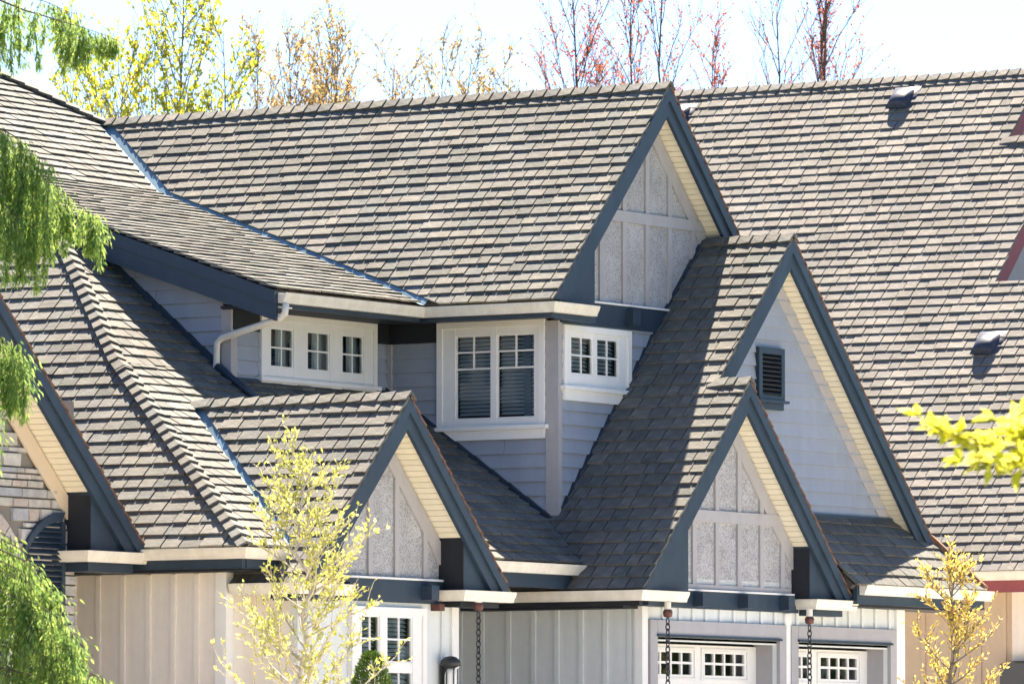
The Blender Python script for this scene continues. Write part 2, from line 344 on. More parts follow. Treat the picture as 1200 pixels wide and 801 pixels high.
def gable_trim(xb, yr, zr, m, run, zcut, over, house, col=None, xw=None, frieze=True, sof_from=None, thick=.05, left=True):
    dk = col or M['dark']
    for s in ((-1, 1) if left else (1,)):
        b = MB(); yz(rake_poly(yr, zr, m, s, run, -.012, .37, zcut), xb - thick, xb, b); o = b.build('bargeboard', dk, house)
        b = MB(); yz(rake_poly(yr, zr, m, s, run + .02, -.012, .17, zcut), xb + .0015, xb + .03, b); b.build('shadow_board', dk, o)
        # soffit boards, one by one, running from bargeboard to wall
        c = 1 / math.sqrt(1 + m * m); d = Vector((0, s * c, -m * c)); nn = Vector((0, -s * m * c, -c)); Lr = run / c; k = int(Lr / .088)
        xa, xz = xb - thick - .002, xw - .01
        A = Vector((0, yr, zr - .30))
        if s == 1:
            me = None
            so = MB(); so.prism([Vector((xa, 0, 0)) + A + d * .1 - nn * .02, Vector((xz, 0, 0)) + A + d * .1 - nn * .02, Vector((xz, 0, 0)) + A + d * (Lr - .3) - nn * .02, Vector((xa, 0, 0)) + A + d * (Lr - .3) - nn * .02], nn * -.01)
            so = so.build('soffit', M['soffit'], house)
            for i in range(k):
                q = i * .088 + .02
                if A.z - m * c * (q + .11) < (sof_from if sof_from else zcut + .45): break
                if me is None:
                    mm = MB(); mm.prism([Vector((xa, 0, 0)), Vector((xz, 0, 0)), Vector((xz, 0, 0)) + d * .080, Vector((xa, 0, 0)) + d * .080], nn * -.018); me = mm.mesh('soffit_board', M['soffit'])
                link('soffit_board', me, so, Matrix.Translation(A + d * q))
        else:
            so = MB(); so.prism([Vector((xa, 0, 0)) + A, Vector((xz, 0, 0)) + A, Vector((xz, 0, 0)) + A + d * (Lr - .3), Vector((xa, 0, 0)) + A + d * (Lr - .3)], nn * -.02); so.build('soffit', M['soffit'], house)
        if frieze:
            b = MB(); yz(clip(rake_poly(yr, zr, m, s, run, .33, .27, zcut), [(-99, zcut), (99, zcut), (99, 99), (-99, 99)]), xw + .002, xw + .03, b); b.build('frieze_board', M['greige'] if frieze is True else frieze, house)
def battens(xw, ys, z0f, z1f, parent, w=.085, th=.028, mt=None):
    for y in ys:
        a, b_ = z0f(y), z1f(y)
        if b_ - a > .05: MB().box(xw + .001, xw + th, y - w / 2, y + w / 2, a, b_).build('batten', mt or M['greige'], parent)
def lap(axis, c, out, poly, holes, parent, mt=None, e=.175, zs=0.):
    """lap siding one board at a time. axis 'X': wall faces -Y (u=x, plane y=c); 'Y': wall faces +X (u=y, plane x=c)"""
    rj = random.Random(int(abs(c) * 1000)); poly = ccw(poly); z = math.floor((min(p[1] for p in poly) - zs) / e) * e + zs; mt = mt or M['siding']
    def put(u, z_, w): return (u, c - w, z_) if axis == 'X' else (c + w, u, z_)
    while z < max(p[1] for p in poly):
        B = clip([(-99, z), (99, z), (99, z + e), (-99, z + e)], poly)
        if len(B) >= 3 and abs(area(B)) > .002:
            pieces = [B]
            for (a, b_, z0, z1) in holes:
                if z + e * .5 > z0 and z + e * .5 < z1:
                    nxt = []
                    for q in pieces:
                        l = clip(q, [(-99, -99), (a, -99), (a, 99), (-99, 99)]); r = clip(q, [(b_, -99), (99, -99), (99, 99), (b_, 99)])
                        nxt += [k for k in (l, r) if len(k) >= 3 and abs(area(k)) > .002]
                    pieces = nxt
            if rj.random() < .7:
                us_ = [p[0] for q in pieces for p in q]; uc = rj.uniform(min(us_), max(us_)); nxt = []
                for q in pieces:
                    nxt += [k for k in (clip(q, [(-99, -99), (uc - .003, -99), (uc - .003, 99), (-99, 99)]), clip(q, [(uc + .003, -99), (99, -99), (99, 99), (uc + .003, 99)])) if len(k) >= 3 and abs(area(k)) > .006]
                pieces = nxt
            for q in pieces:
                top = []; bot = []
                for u, zz in q:
                    s = (zz - z) / e; w = .034 * (1 - s) + .004 * s; top.append(put(u, zz, w)); bot.append(put(u, zz + (.02 if s > .95 else 0), w - .036))
                n = len(q); f = [tuple(range(n)), tuple(range(2 * n - 1, n - 1, -1))] + [(i, i + n, (i + 1) % n + n, (i + 1) % n) for i in range(n)]
                if axis == 'X': f = [g for g in f]
                MB().add(top + bot, f).build('siding_board', mt, parent)
        z += e
def window(axis, c, outer, panes, sill, apron, house, muntins, blind=True, mt=None, rail=None, depth=.3, trim=.045, label=None):
    """outer=(u0,u1,z0,z1); panes=[(u0,u1,z0,z1)]; muntins per pane: list of ('v',f,z0f,z1f)/('h',f)"""
    mt = mt or M['white']; S = 1
    def bx(mb, u0, u1, w0, w1, z0, z1):
        if axis == 'X': mb.box(u0, u1, c - w1, c - w0, z0, z1)
        else: mb.box(c + w0, c + w1, u0, u1, z0, z1)
    U0, U1, Z0, Z1 = outer; b = MB()
    # flat frame with openings: columns between panes, rails above and below each pane
    ps = sorted(panes); cur = U0
    cols = sorted(set((p[0], p[1]) for p in ps))
    for a, e_ in cols:
        bx(b, cur, a, -.02, trim, Z0, Z1); zz = Z0
        for p in sorted([p for p in ps if p[0] == a], key=lambda p: p[2]): bx(b, a, e_, -.02, trim - .004, zz, p[2]); zz = p[3]
        bx(b, a, e_, -.02, trim - .004, zz, Z1); cur = e_
    bx(b, cur, U1, -.02, trim, Z0, Z1)
    # raised outer casing
    cw = .075
    bx(b, U0 - .005, U0 + cw, trim + .001, trim + .02, Z0, Z1); bx(b, U1 - cw, U1 + .005, trim + .001, trim + .02, Z0, Z1); bx(b, U0 + cw + .001, U1 - cw - .001, trim + .001, trim + .02, Z1 - cw, Z1)
    w = b.build('window', mt, house)
    if sill:
        b = MB(); bx(b, U0 - .05, U1 + .05, -.01, trim + .055, Z0 - .05, Z0 - .001); b.build('sill', mt, w)
    if apron:
        b = MB(); bx(b, U0, U1, -.01, trim + .012, Z0 - .05 - apron, Z0 - .051); b.build('apron', mt, w)
    for (a, e_, z0, z1) in panes:
        b = MB(); y = .012
        if axis == 'X': b.add([(a, c - y, z0), (e_, c - y, z0), (e_, c - y, z1), (a, c - y, z1)], [(0, 1, 2, 3)])
        else: b.add([(c + y, a, z0), (c + y, e_, z0), (c + y, e_, z1), (c + y, a, z1)], [(0, 1, 2, 3)])
        b.build('pane', M['glass'], w)
        # sash bead round the pane
        b = MB(); q = .018
        bx(b, a, a + q, .0, trim - .012, z0, z1); bx(b, e_ - q, e_, .0, trim - .012, z0, z1); bx(b, a + q, e_ - q, .0, trim - .012, z0, z0 + q); bx(b, a + q, e_ - q, .0, trim - .012, z1 - q, z1); b.build('sash', mt, w)
        b = MB()
        for mu in muntins:
            if mu[0] == 'v':
                u = a + (e_ - a) * mu[1]; bx(b, u - .011, u + .011, .014, .03, z0 + (z1 - z0) * mu[2], z0 + (z1 - z0) * mu[3])
            else:
                zz = z0 + (z1 - z0) * mu[1]; bx(b, a + .018, e_ - .018, .0145, .0295, zz - .011, zz + .011)
        if muntins: b.build('muntin', mt, w)
        if blind:
            b = MB(); k = int((z1 - z0) / .048); br = random.Random(int(a * 100)); low = z0 + (z1 - z0) * (br.choice((0, 0, 0)))
            cover = br.uniform(.75, 1) if blind == 1 else 1
            for i in range(k):
                zz = z1 - .03 - i * .048
                if zz < low + .02: break
                if axis == 'X': b.prism([(a, c + .05, zz), (a + (e_ - a) * 1, c + .05, zz), (a + (e_ - a) * 1, c + .085, zz + .036), (a, c + .085, zz + .036)], (0, 0, .003))
                else: b.prism([(c - .05, a, zz), (c - .05, e_ , zz), (c - .085, e_, zz + .036), (c - .085, a, zz + .036)], (0, 0, .003))
            b.build('blind', M['blind'], w)
        else:
            b = MB(); n_ = 12; u0_, u1_ = a + (e_ - a) * .62, e_ + .05; top = []
            for i in range(n_ + 1): top.append((u0_ + (u1_ - u0_) * i / n_, .10 + .025 * math.sin(i * 1.9)))
            vv = [((u, c + w_, zz) if axis == 'X' else (c - w_, u, zz)) for zz in (z0 - .02, z1 + .02) for u, w_ in top]
            b.add(vv, [(i, i + 1, i + n_ + 2, i + n_ + 1) for i in range(n_)]); b.build('curtain', M['blind'], w)
    # dark room behind the glass
    b = MB(); a, e_ = U0 + .06, U1 - .06; z0, z1 = Z0 + .05, Z1 - .05; D = -depth
    bx(b, a, e_, D - .02, D, z0, z1); bx(b, a - .02, a, D, -.021, z0, z1); bx(b, e_, e_ + .02, D, -.021, z0, z1); bx(b, a, e_, D, -.021, z0 - .02, z0); bx(b, a, e_, D, -.021, z1, z1 + .02)
    b.build('window_recess', M['room'], w)
    return w
# ------------------------------------------------------------------ the house
house = empty('house', (-4, -4, GZ), 'large grey house with steep shake roofs, slate blue gable trim and white windows', 'house')
H = house
m = 1.05
SG = Slope('front', -2.52, 4.237, m)                 # garage slope
SGb = Slope('back', 2.4, 4.237, m)                   # back of low garage gable
SG1b = Slope('back', 5.46, 8.74 - m * 3.69, m)       # back of high garage gable
SM = Slope('front', -2.216, 7.80, m)                 # main slope
SMb = Slope('back', 3.136, 7.80, m)
SU = Slope('side', -3.42, 7.80, .335)                # low-pitched slope on the upper left
SU2 = Slope('side', -8.6, 9.535, .63)                # steeper slope above it
SPL = Slope('side', -1.07, 4.55, .68)                # side slope over the entry
SP2 = Slope('side', -4.4, 6.814, .82)
SL = Slope('front', -9.38, 4.55, m)                  # lower left slope
GSY, GSZ, GSM = -6.73, 6.33, 1.03
SS = Slope('front', GSY - 2.15, GSZ - GSM * 2.15, GSM)
SSb = Slope('back', GSY + 2.15, GSZ - GSM * 2.15, GSM)
SK = Slope('side', .12, 4.41, 1.01)
GLY, GLZ, GLM = -13.25, 8.30, .98
SLb = Slope('back', GLY + 3.8, GLZ - GLM * 3.8, GLM)
SLf = Slope('front', GLY - 3.8, GLZ - GLM * 3.8, GLM)
rest = MB(); rake = MB(); rg = random.Random(3); MT = M['shingle']; nsing = 0

P_SG = [[(-1.78, -2.52), (.03, -2.52), (.03, -.06), (-1.78, -.06)], [(-2.7, -2.52), (-1.78, -2.52), (-1.78, -1.6), (-2.7, -1.6)], [(-1.80, -.06), (-.43, -.06), (-.43, 1.77), (-1.80, 1.77)]]
r = deck(SG, [[(min(a, -.06) if b < -.05 or a > -.4 else a, b) for a, b in p] for p in P_SG[:2]] + [[(-1.80, -.06), (-.52, -.06), (-.52, 1.77), (-1.80, 1.77)]], H); nsing += shingles(SG, P_SG, r, rest, MT, single=True, rng=rg, exp=.2, pick=lambda p: p.x > -1.75)
P = [[(-.78, -.06), (-.06, -.06), (-.06, 2.4), (-.78, 2.4)]]
deck(SGb, P, H); shingles(SGb, [[(-.4, -.06), (.03, -.06), (.03, 2.43), (-.4, 2.43)]], r, rake, MT, rng=rg)
P = [[(-8, 1.77), (-.52, 1.77), (-.52, 5.46), (-8, 5.46)]]
r1 = deck(SG1b, P, H); shingles(SG1b, [[(-1.0, 1.77), (-.43, 1.77), (-.43, 5.49), (-1.0, 5.49)]], r1, rake, MT, rng=rg)
caps([(.045, -.06, 6.85), (-.5, -.06, 6.85)], SG.N, SGb.N, r, MT)
caps([(-.42, 1.77, 8.77), (-1.75, 1.77, 8.77)], SG.N, SG1b.N, r, MT)
# main roof
P_M = [[(-1.45, -2.216), (-1.45, .46), (-10.306, .46), (-8.6, -.564), (-3.42, -2.216)]]
def inset_valley(P, d):     # shakes stop short of the valley metal
    return P
rm = deck(SM, [[(min(a, -1.54), b) for a, b in P_M[0]]], H); shingles(SM, [[(-1.45, -2.216), (-1.45, .46), (-10.13, .46), (-8.40, -.575), (-3.08, -2.216)]], rm, rest, MT, rng=rg, exp=.177, t=.025)
rb = deck(SMb, [[(-10.3, .46), (-1.54, .46), (-1.54, 3.136), (-10.3, 3.136)]], H)
shingles(SMb, [[(-1.9, .46), (-1.45, .46), (-1.45, 3.1), (-1.9, 3.1)]], rb, rake, MT, rng=rg)
caps([(-1.435, .46, 10.64), (-10.3, .46, 10.64)], SM.N, SMb.N, rm, MT, spacing=.205)
P_U = [[(-3.42, -5.4), (-3.42, -2.216), (-8.6, -.564), (-8.6, -5.4)]]
ru = deck(SU, P_U, H); shingles(SU, [[(-3.42, -5.42), (-3.42, -2.30), (-8.6, -.66), (-8.6, -5.42)]], ru, rest, MT, rng=rg, t=.025)
P_U2 = [[(-8.6, -5.4), (-8.6, -.564), (-10.306, .46), (-13.3, -2.534), (-13.3, -5.4)]]
ru2 = deck(SU2, P_U2, H); shingles(SU2, [[(-8.6, -5.42), (-8.6, -.66), (-10.306, .36), (-13.3, -2.534), (-13.3, -5.42)]], ru2, rest, MT, rng=rg, vmin=.0)
SU2b = Slope('back', .46, 10.61, .63); deck(SU2b, [[(-10.306, .46), (-13.3, .46), (-13.3, -2.534)]], H)
caps([(-10.25, .5, 10.63), (-13.2, -2.45, 12.49)], SU2.N, SU2b.N, ru2, MT, spacing=.2)
# lower left wing
yE = GSY - (GSZ - 4.55) / GSM; xT = -1.07 - (GSZ - 4.55) / .68
P_PL = [[(-1.07, -9.38), (-1.07, yE), (xT, GSY), (-4.4, GSY), (-4.4, -7.224)], [(xT, GSY), (-1.07, 2 * GSY - yE), (-1.07, -2.221), (-1.86, -1.70), (-4.3, -1.65), (-4.3, GSY)]]
rp = deck(SPL, P_PL, H)
shingles(SPL, [[(-1.07, -9.38), (-1.07, yE - .1), (xT + .02, GSY - .07), (-4.4, GSY - .07), (-4.4, -7.224)], [(xT, GSY), (-1.07, 2 * GSY - yE), (-1.07, -2.31), (-1.86, -1.79), (-4.3, -1.65), (-4.3, GSY)], [(-4.3, GSY), (-4.3, -5.07), (-4.4, -5.07), (-4.4, GSY)], [(xT + .02, GSY - .07), (xT + .02, GSY + .02), (-4.4, GSY + .02), (-4.4, GSY - .07)]], rp, rest, MT, rng=rg)
P_P2 = [[(-4.4, -7.224), (-4.4, -5.07), (-7.157, -5.07)]]
rp2 = deck(SP2, P_P2, H); shingles(SP2, P_P2, rp2, rest, MT, rng=rg, vmin=0)
P_SL = [[(-8.5, -9.38), (-1.07, -9.38), (-4.4, -7.224), (-8.5, -7.224)], [(-8.5, -7.224), (-4.4, -7.224), (-7.157, -5.07), (-8.5, -5.07)]]
rl = deck(SL, P_SL, H)
NS0 = nsing
shingles(SL, P_SL, rl, rest, MT, rng=rg, exp=.2)
caps([(-1.0, -9.42, 4.52), (-4.4, -7.224, 6.84)], SL.N, SPL.N, rl, MT, spacing=.2, hw=.09, t=.036, name='hip_cap', lift=.06)
caps([(-4.42, -7.21, 6.84), (-7.1, -5.1, 9.05)], SL.N, SP2.N, rl, MT, spacing=.2, hw=.09, t=.036, name='hip_cap', lift=.06)
# small entry gable
P_S = [[(-1.07, SS.e), (-.57, SS.e), (-.57, GSY), (xT, GSY), (-1.07, yE)], [(-1.6, SS.e), (-1.07, SS.e), (-1.07, yE), (-1.6, yE)]]
rs = deck(SS, [[(xT, GSY), (-1.07, yE), (-1.07, GSY)], [(-1.07, yE), (-.66, yE), (-.66, GSY), (-1.07, GSY)], [(-1.6, SS.e), (-.66, SS.e), (-.66, yE), (-1.6, yE)]], H)
nsing += shingles(SS, [[(-.96, yE), (-.57, yE), (-.57, GSY), (xT + .14, GSY)], [(-1.6, SS.e), (-.57, SS.e), (-.57, yE), (-1.6, yE)]], rs, rest, MT, single=True, rng=rg, exp=.205)
rsb = deck(SSb, [[(-.66, GSY), (-.66, SSb.e), (-1.07, 2 * GSY - yE), (xT, GSY)]], H)
shingles(SSb, [[(-.95, GSY), (-.57, GSY), (-.57, SSb.e + .02), (-.95, SSb.e + .02)]], rsb, rake, MT, rng=rg)
caps([(-.555, GSY, GSZ + .03), (xT + .05, GSY, GSZ + .03)], SS.N, SSb.N, rs, MT, spacing=.215)
# skirt roof beside the garage gable
P_K = [[(.12, 2.3), (.12, 5.65), (-.76, 5.25), (-.76, 2.3)]]
rk = deck(SK, P_K, H); shingles(SK, P_K, rk, rest, MT, rng=rg)
MB().prism([(.1, 5.66, 4.38), (-.76, 5.26, 5.27), (-.76, 5.8, 4.38)], (0, .03, .03)).build('roof', M['shingle'], H)
MB().prism([(.14, 5.6, 4.43), (.14, 5.72, 4.40), (-.5, 5.44, 5.06), (-.5, 5.32, 5.09)], (.02, .01, .06)).build('hip_cap', M['edge'], H)
# stone-faced gable at the far left
deck(SLf, [[(-9, GLY), (-9, SLf.e), (-2.45, SLf.e), (-2.45, GLY)]], H)
rlb = deck(SLb, [[(-9, GLY), (-2.51, GLY), (-2.51, SLb.e), (-9, SLb.e)]], H)
shingles(SLb, [[(-2.9, GLY), (-2.42, GLY), (-2.42, SLb.e + .02), (-2.9, SLb.e + .02)]], rlb, rake, MT, rng=rg)
sh = rest.build('roof_shingles', MT, H); sh['kind'] = 'stuff'
sh = rake.build('rake_shingles', M['edge'], H); sh['kind'] = 'stuff'

# valley metal and wall flashing
def strip(a, b, n1, n2, w, parent, mt=None, lift=.03, name='valley_flashing'):
    a, b = Vector(a), Vector(b); d = (b - a).normalized(); s1 = n1.cross(d); s1 = s1 if s1.dot(n2) > 0 else -s1; s2 = n2.cross(d); s2 = s2 if s2.dot(n1) > 0 else -s2
    s1.normalize(); s2.normalize(); up = (n1 + n2).normalized() * lift; q = MB()
    q.add([a + s1 * w + up, b + s1 * w + up, b + up * .6, a + up * .6, a + s2 * w + up, b + s2 * w + up], [(0, 1, 2, 3), (3, 2, 5, 4)]); return q.build(name, mt or M['flash'], parent)
# the uphill direction of each slope lies on the far side of the valley line, so the metal runs up both slopes
strip((-3.36, -2.25, 7.77), (-8.6, -.564, 9.535), SM.N, SU.N, .2, H)
strip((-8.6, -.564, 9.535), (-10.25, .42, 10.57), SM.N, SU2.N, .2, H)
strip((-1.02, yE - .03, 4.53), (xT, GSY, GSZ - .01), SS.N, SPL.N, .11, H)
strip((-1.03, -2.25, 4.53), (-1.8, -1.735, 5.05), SG.N, SPL.N, .13, H)
def bar(a, b, w, h, name, mt, parent=H):
    a, b = Vector(a), Vector(b); d = (b - a).normalized(); s = d.cross(Vector((0, 0, 1))).normalized(); u = s.cross(d)
    q = MB(); q.prism([a - s * w / 2 - u * h / 2, a + s * w / 2 - u * h / 2, a + s * w / 2 + u * h / 2, a - s * w / 2 + u * h / 2], b - a); return q.build(name, mt, parent)
bar((-1.77, -1.6, SG.z(-1.77, -1.6) + .05), (-1.77, 1.75, SG.z(-1.77, 1.75) + .05), .06, .07, 'step_flashing', M['dark'])
bar((-4.3, -1.69, SPL.z(-4.3, -1.7) + .05), (-1.8, -1.69, SPL.z(-1.8, -1.7) + .05), .06, .07, 'step_flashing', M['dark'])
bar((-4.28, -5.12, SPL.z(-4.28, 0) + .06), (-7.1, -5.12, SP2.z(-7.1, 0) + .06), .07, .09, 'step_flashing', M['dark'])
bar((-4.26, -5.0, SPL.z(-4.26, 0) + .04), (-4.26, -1.7, SPL.z(-4.26, 0) + .04), .05, .05, 'step_flashing', M['dark'])
bar((-.73, 2.3, SK.z(-.73, 0) + .04), (-.73, 5.2, SK.z(-.73, 0) + .04), .06, .05, 'step_flashing', M['dark'])

# gables ---------------------------------------------------------------
gable_trim(0, -.06, 6.82, m, 2.46, 4.20, .3, H, xw=-.32, sof_from=4.80)
gable_trim(-.46, 1.77, 8.74, m, 3.69, 4.93, .3, H, xw=-.76, sof_from=4.97)
gable_trim(-1.48, .46, 10.61, m, 2.68, 7.79, .3, H, xw=-1.78, sof_from=8.2)
gable_trim(-.6, GSY, GSZ, GSM, 2.15, 4.13, .4, H, xw=-1.0, sof_from=4.72)
gable_trim(-2.45, GLY, GLZ, GLM, 3.8, 4.50, .4, H, xw=-2.85, sof_from=5.1, frieze=M['frieze'])
def gable_face(xw, yr, zr, mm, z0, yl, yr_, name='gable_panel', mt=None):
    T = clip(ccw([(yr - 9, zr - .12 - 9 * mm), (yr + 9, zr - .12 - 9 * mm), (yr, zr - .12)]), [(yl, z0), (yr_, z0), (yr_, 99), (yl, 99)])
    return yz(T, xw - .04, xw, MB()).build(name, mt or M['rough'], H)
def top_of(yr, zr, mm, off=.42): return lambda y: zr - off - mm * abs(y - yr)
# low garage gable
g = gable_face(-.32, -.06, 6.82, m, 4.27, -1.9, 1.6)
MB().box(-.319, -.283, -1.38, 1.26, 5.10, 5.245).build('cross_rail', M['greige'], g)
f = top_of(-.06, 6.82, m)
battens(-.32, [-1.4, -.86, -.32, .21, .75, 1.26], lambda y: 4.29, lambda y: min(5.099, f(y)), g); battens(-.32, [-.86, -.32, .21, .75], lambda y: 5.246, f, g)
MB().box(-.319, -.29, -1.4, 1.46, 4.275, 4.33).build('bottom_rail', M['greige'], g)
MB().box(-.319, -.25, -1.42, 1.47, 4.245, 4.268).build('drip_cap', M['white'], g)
# main gable
g = gable_face(-1.78, .46, 10.61, m, 7.86, -1.45, 2.3)
MB().box(-1.779, -1.743, -.9, 1.82, 8.89, 9.03).build('cross_rail', M['greige'], g)
f = top_of(.46, 10.61, m)
battens(-1.78, [-.67, -.13, .41, .95, 1.52], lambda y: 7.87, lambda y: min(8.889, f(y)), g); battens(-1.78, [-.13, .41, .95], lambda y: 9.031, f, g)
MB().box(-1.779, -1.71, -1.2, 1.6, 7.835, 7.858).build('drip_cap', M['white'], g)
b = MB().box(-1.80, -1.73, -1.64, 2.1, 7.55, 7.834); band = b.build('gable_beam', M['dark'], H)
MB().box(-1.729, -1.62, -.15, .03, 7.60, 7.79).build('beam_end', M['dark'], band)
# entry gable
g = gable_face(-1.0, GSY, GSZ, GSM, 4.27, -8.1, -5.45)
f = top_of(GSY, GSZ, GSM)
battens(-1.0, [-7.5, -6.95, -6.4, -5.8], lambda y: 4.28, f, g)
MB().box(-.999, -.93, -8.0, -5.46, 4.245, 4.268).build('drip_cap', M['white'], g)
b = MB().box(-1.02, -.95, -8.5, -5.3, 3.98, 4.243); band = b.build('gable_beam', M['dark'], H)
for y in (-7.55, -5.85): MB().box(-.949, -.80, y - .08, y + .08, 4.02, 4.19).build('beam_end', M['dark'], band)
MB().box(-.99, -.87, -5.66, -5.55, 3.9, 3.979).build('beam_end', M['copper'], band)
# garage beam
b = MB().box(-.34, -.27, -2.3, 1.6, 4.03, 4.243); band = b.build('gable_beam', M['dark'], H)
for y in (-.86, .21, 1.2): MB().box(-.269, -.13, y - .075, y + .075, 4.055, 4.225).build('beam_end', M['dark'], band)
# boxed eave returns
def ereturn(xb, xw, yr, zr, mm, y0, y1, z0, s):
    T = ccw([(y0, z0), (y1, z0), (y1, 99), (y0, 99)]); a = zr - .05
    R = [(yr - 20, a - 20 * mm), (yr + 20, a - 20 * mm), (yr, a)]
    yz(clip(T, R), xw - .12, xb - .056, MB()).build('eave_return', M['dark'], H)
    if s == 1: h_ = min(.62, zr - .05 - mm * (y0 - yr) - z0); MB().box(xw - .12, xb - .058, y0 - .012, y0 - .001, z0, z0 + h_).build('return_panel', M['black'], H)
ereturn(0, -.32, -.06, 6.82, m, 1.52, 2.38, 4.21, 1); ereturn(0, -.32, -.06, 6.82, m, -2.5, -1.40, 4.21, -1)
ereturn(-1.48, -1.78, .46, 10.61, m, -2.2, -1.18, 7.70, -1)
ereturn(-.6, -1.0, GSY, GSZ, GSM, -5.47, -4.62, 4.14, 1); ereturn(-.6, -1.0, GSY, GSZ, GSM, -8.85, -8.0, 4.14, -1)
ereturn(-2.45, -2.85, GLY, GLZ, GLM, -10.33, -9.49, 4.50, 1)
# gutters, fascias, eave soffits
gutter([(-3.40, -5.35), (-3.40, -2.22), (-1.50, -2.22), (-1.50, -1.3)], 7.755, H)
gutter([(-2.75, -2.52), (-.06, -2.52), (-.06, -1.55)], 4.21, H)
gutter([(-.5, 1.62), (-.06, 1.62), (-.06, 2.55)], 4.2, H)
gutter([(-1.12, -5.5), (-.66, -5.5), (-.66, -4.5)], 4.14, H)
gutter([(-1.55, -8.88), (-.66, -8.88), (-.66, -7.9)], 4.14, H)
gutter([(-3.2, -9.38), (-1.07, -9.38), (-1.07, -8.45)], 4.53, H)
gutter([(-1.07, -4.35), (-1.07, -2.2)], 4.53, H)
gutter([(-2.95, -10.43), (-2.5, -10.43), (-2.5, -9.25)], 4.49, H)
gutter([(.12, 2.45), (.12, 5.75)], 4.40, H)
def B(name, mt, *a): return MB().box(*a).build(name, mt, H)
B('fascia', M['dark'], -3.47, -3.404, -5.34, -2.26, 7.575, 7.77); B('fascia', M['dark'], -3.468, -1.50, -2.224, -2.16, 7.573, 7.772)
B('fascia', M['dark'], -1.56, -1.506, -2.155, -1.2, 7.56, 7.70)
B('soffit', M['black'], -4.28, -3.475, -5.3, -1.66, 7.60, 7.63); B('soffit', M['black'], -3.47, -1.6, -2.155, -1.66, 7.602, 7.632)  # soffits coloured black for the shade under the eaves
B('frieze_board', M['black'], -4.285, -4.25, -5.06, -4.51, 7.36, 7.598); B('frieze_board', M['black'], -4.285, -4.25, -1.98, -1.7, 7.36, 7.598)
B('frieze_board', M['black'], -4.248, -3.53, -1.70, -1.655, 7.36, 7.60)  # black band includes the eave shadow on the wall
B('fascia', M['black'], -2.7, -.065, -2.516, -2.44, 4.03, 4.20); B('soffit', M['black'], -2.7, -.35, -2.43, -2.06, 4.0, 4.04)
B('fascia', M['dark'], -.36, -.07, -2.3, -1.5, 4.03, 4.09)
B('fascia', M['dark'], -.4, -.1, 1.68, 2.4, 4.0, 4.075)
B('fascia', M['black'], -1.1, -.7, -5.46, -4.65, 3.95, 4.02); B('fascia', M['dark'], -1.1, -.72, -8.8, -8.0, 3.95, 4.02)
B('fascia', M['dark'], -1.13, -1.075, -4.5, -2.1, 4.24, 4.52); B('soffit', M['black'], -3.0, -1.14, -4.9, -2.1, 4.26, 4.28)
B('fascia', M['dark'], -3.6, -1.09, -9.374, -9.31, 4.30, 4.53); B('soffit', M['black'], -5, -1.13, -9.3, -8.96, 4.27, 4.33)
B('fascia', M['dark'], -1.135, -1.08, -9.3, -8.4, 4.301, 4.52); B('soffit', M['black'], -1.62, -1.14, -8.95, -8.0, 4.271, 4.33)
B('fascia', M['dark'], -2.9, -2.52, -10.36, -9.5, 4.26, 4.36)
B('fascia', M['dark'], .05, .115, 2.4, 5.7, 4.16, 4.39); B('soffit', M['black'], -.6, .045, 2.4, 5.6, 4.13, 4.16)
# rake board of the low-pitched upper-left roof (faces -Y)
for (xa, xb_, S_) in ((-3.40, -8.6, SU), (-8.6, -13.3, SU2)):
    za, zb = S_.z(xa, 0) - .02, S_.z(xb_, 0) - .02
    o = MB().prism([(xa, -5.4, za), (xb_, -5.4, zb), (xb_, -5.4, zb - .40), (xa, -5.4, za - .36)], (0, .05, 0)).build('bargeboard', M['dark'], H)
    MB().prism([(xa, -5.402, za + .003), (xb_, -5.402, zb + .003), (xb_, -5.402, zb - .15), (xa, -5.402, za - .15)], (0, -.03, 0)).build('shadow_board', M['dark'], o)
    MB().prism([(xa, -5.349, za - .2), (xb_, -5.349, zb - .2), (xb_, -5.05, zb - .2), (xa, -5.05, za - .2)], (0, 0, .02)).build('soffit', M['cream'], H)
    MB().prism([(max(-99, min(xa, -4.3)), -5.075, S_.z(min(xa, -4.3), 0) - .22), (xb_, -5.075, zb - .2), (xb_, -5.075, zb - .42), (min(xa, -4.3), -5.075, S_.z(min(xa, -4.3), 0) - .44)], (0, -.022, 0)).build('frieze_board', M['siding'], H)

# walls ----------------------------------------------------------------
w1 = B('wall', M['siding'], -2.3, -2.2, -1.6, 3, GZ, 7.6)
lap('Y', -1.78, 1, [(-1.6, 4.7), (2.2, 4.7), (2.2, 7.56), (-1.6, 7.56)], [(-1.5, -.1, 6.85, 7.48)], w1)
w2 = B('wall', M['siding'], -4.2, -2.31, -1.2, -1.1, GZ, 7.6)
lap('X', -1.65, 1, [(-4.28, 4.9), (-1.93, 4.9), (-1.93, 7.6), (-4.28, 7.6)], [(-3.44, -2.02, 6.34, 7.55)], w2)
w3 = B('wall', M['siding'], -4.8, -4.7, -4.9, -1.2, GZ, 7.6)
lap('Y', -4.29, 1, [(-4.96, 6.5), (-1.67, 6.5), (-1.67, 7.6), (-4.96, 7.6)], [(-4.42, -2.07, 6.87, 7.55)], w3)
w4 = B('wall', M['siding'], -13, -4.7, -4.6, -4.5, GZ, 8)
lap('X', -5.07, 1, [(-8.6, 6.6), (-4.40, 6.6), (-4.40, 7.93), (-8.6, 9.33)], [], w4)
w7 = B('wall', M['siding'], -1.3, -1.2, -1.5, 5, GZ, 5)
lap('Y', -.76, 1, [(-1.6, 5.1), (5.2, 5.1), (1.77, 8.62)], [(1.4, 1.93, 6.78, 7.3)], w7, e=.17)
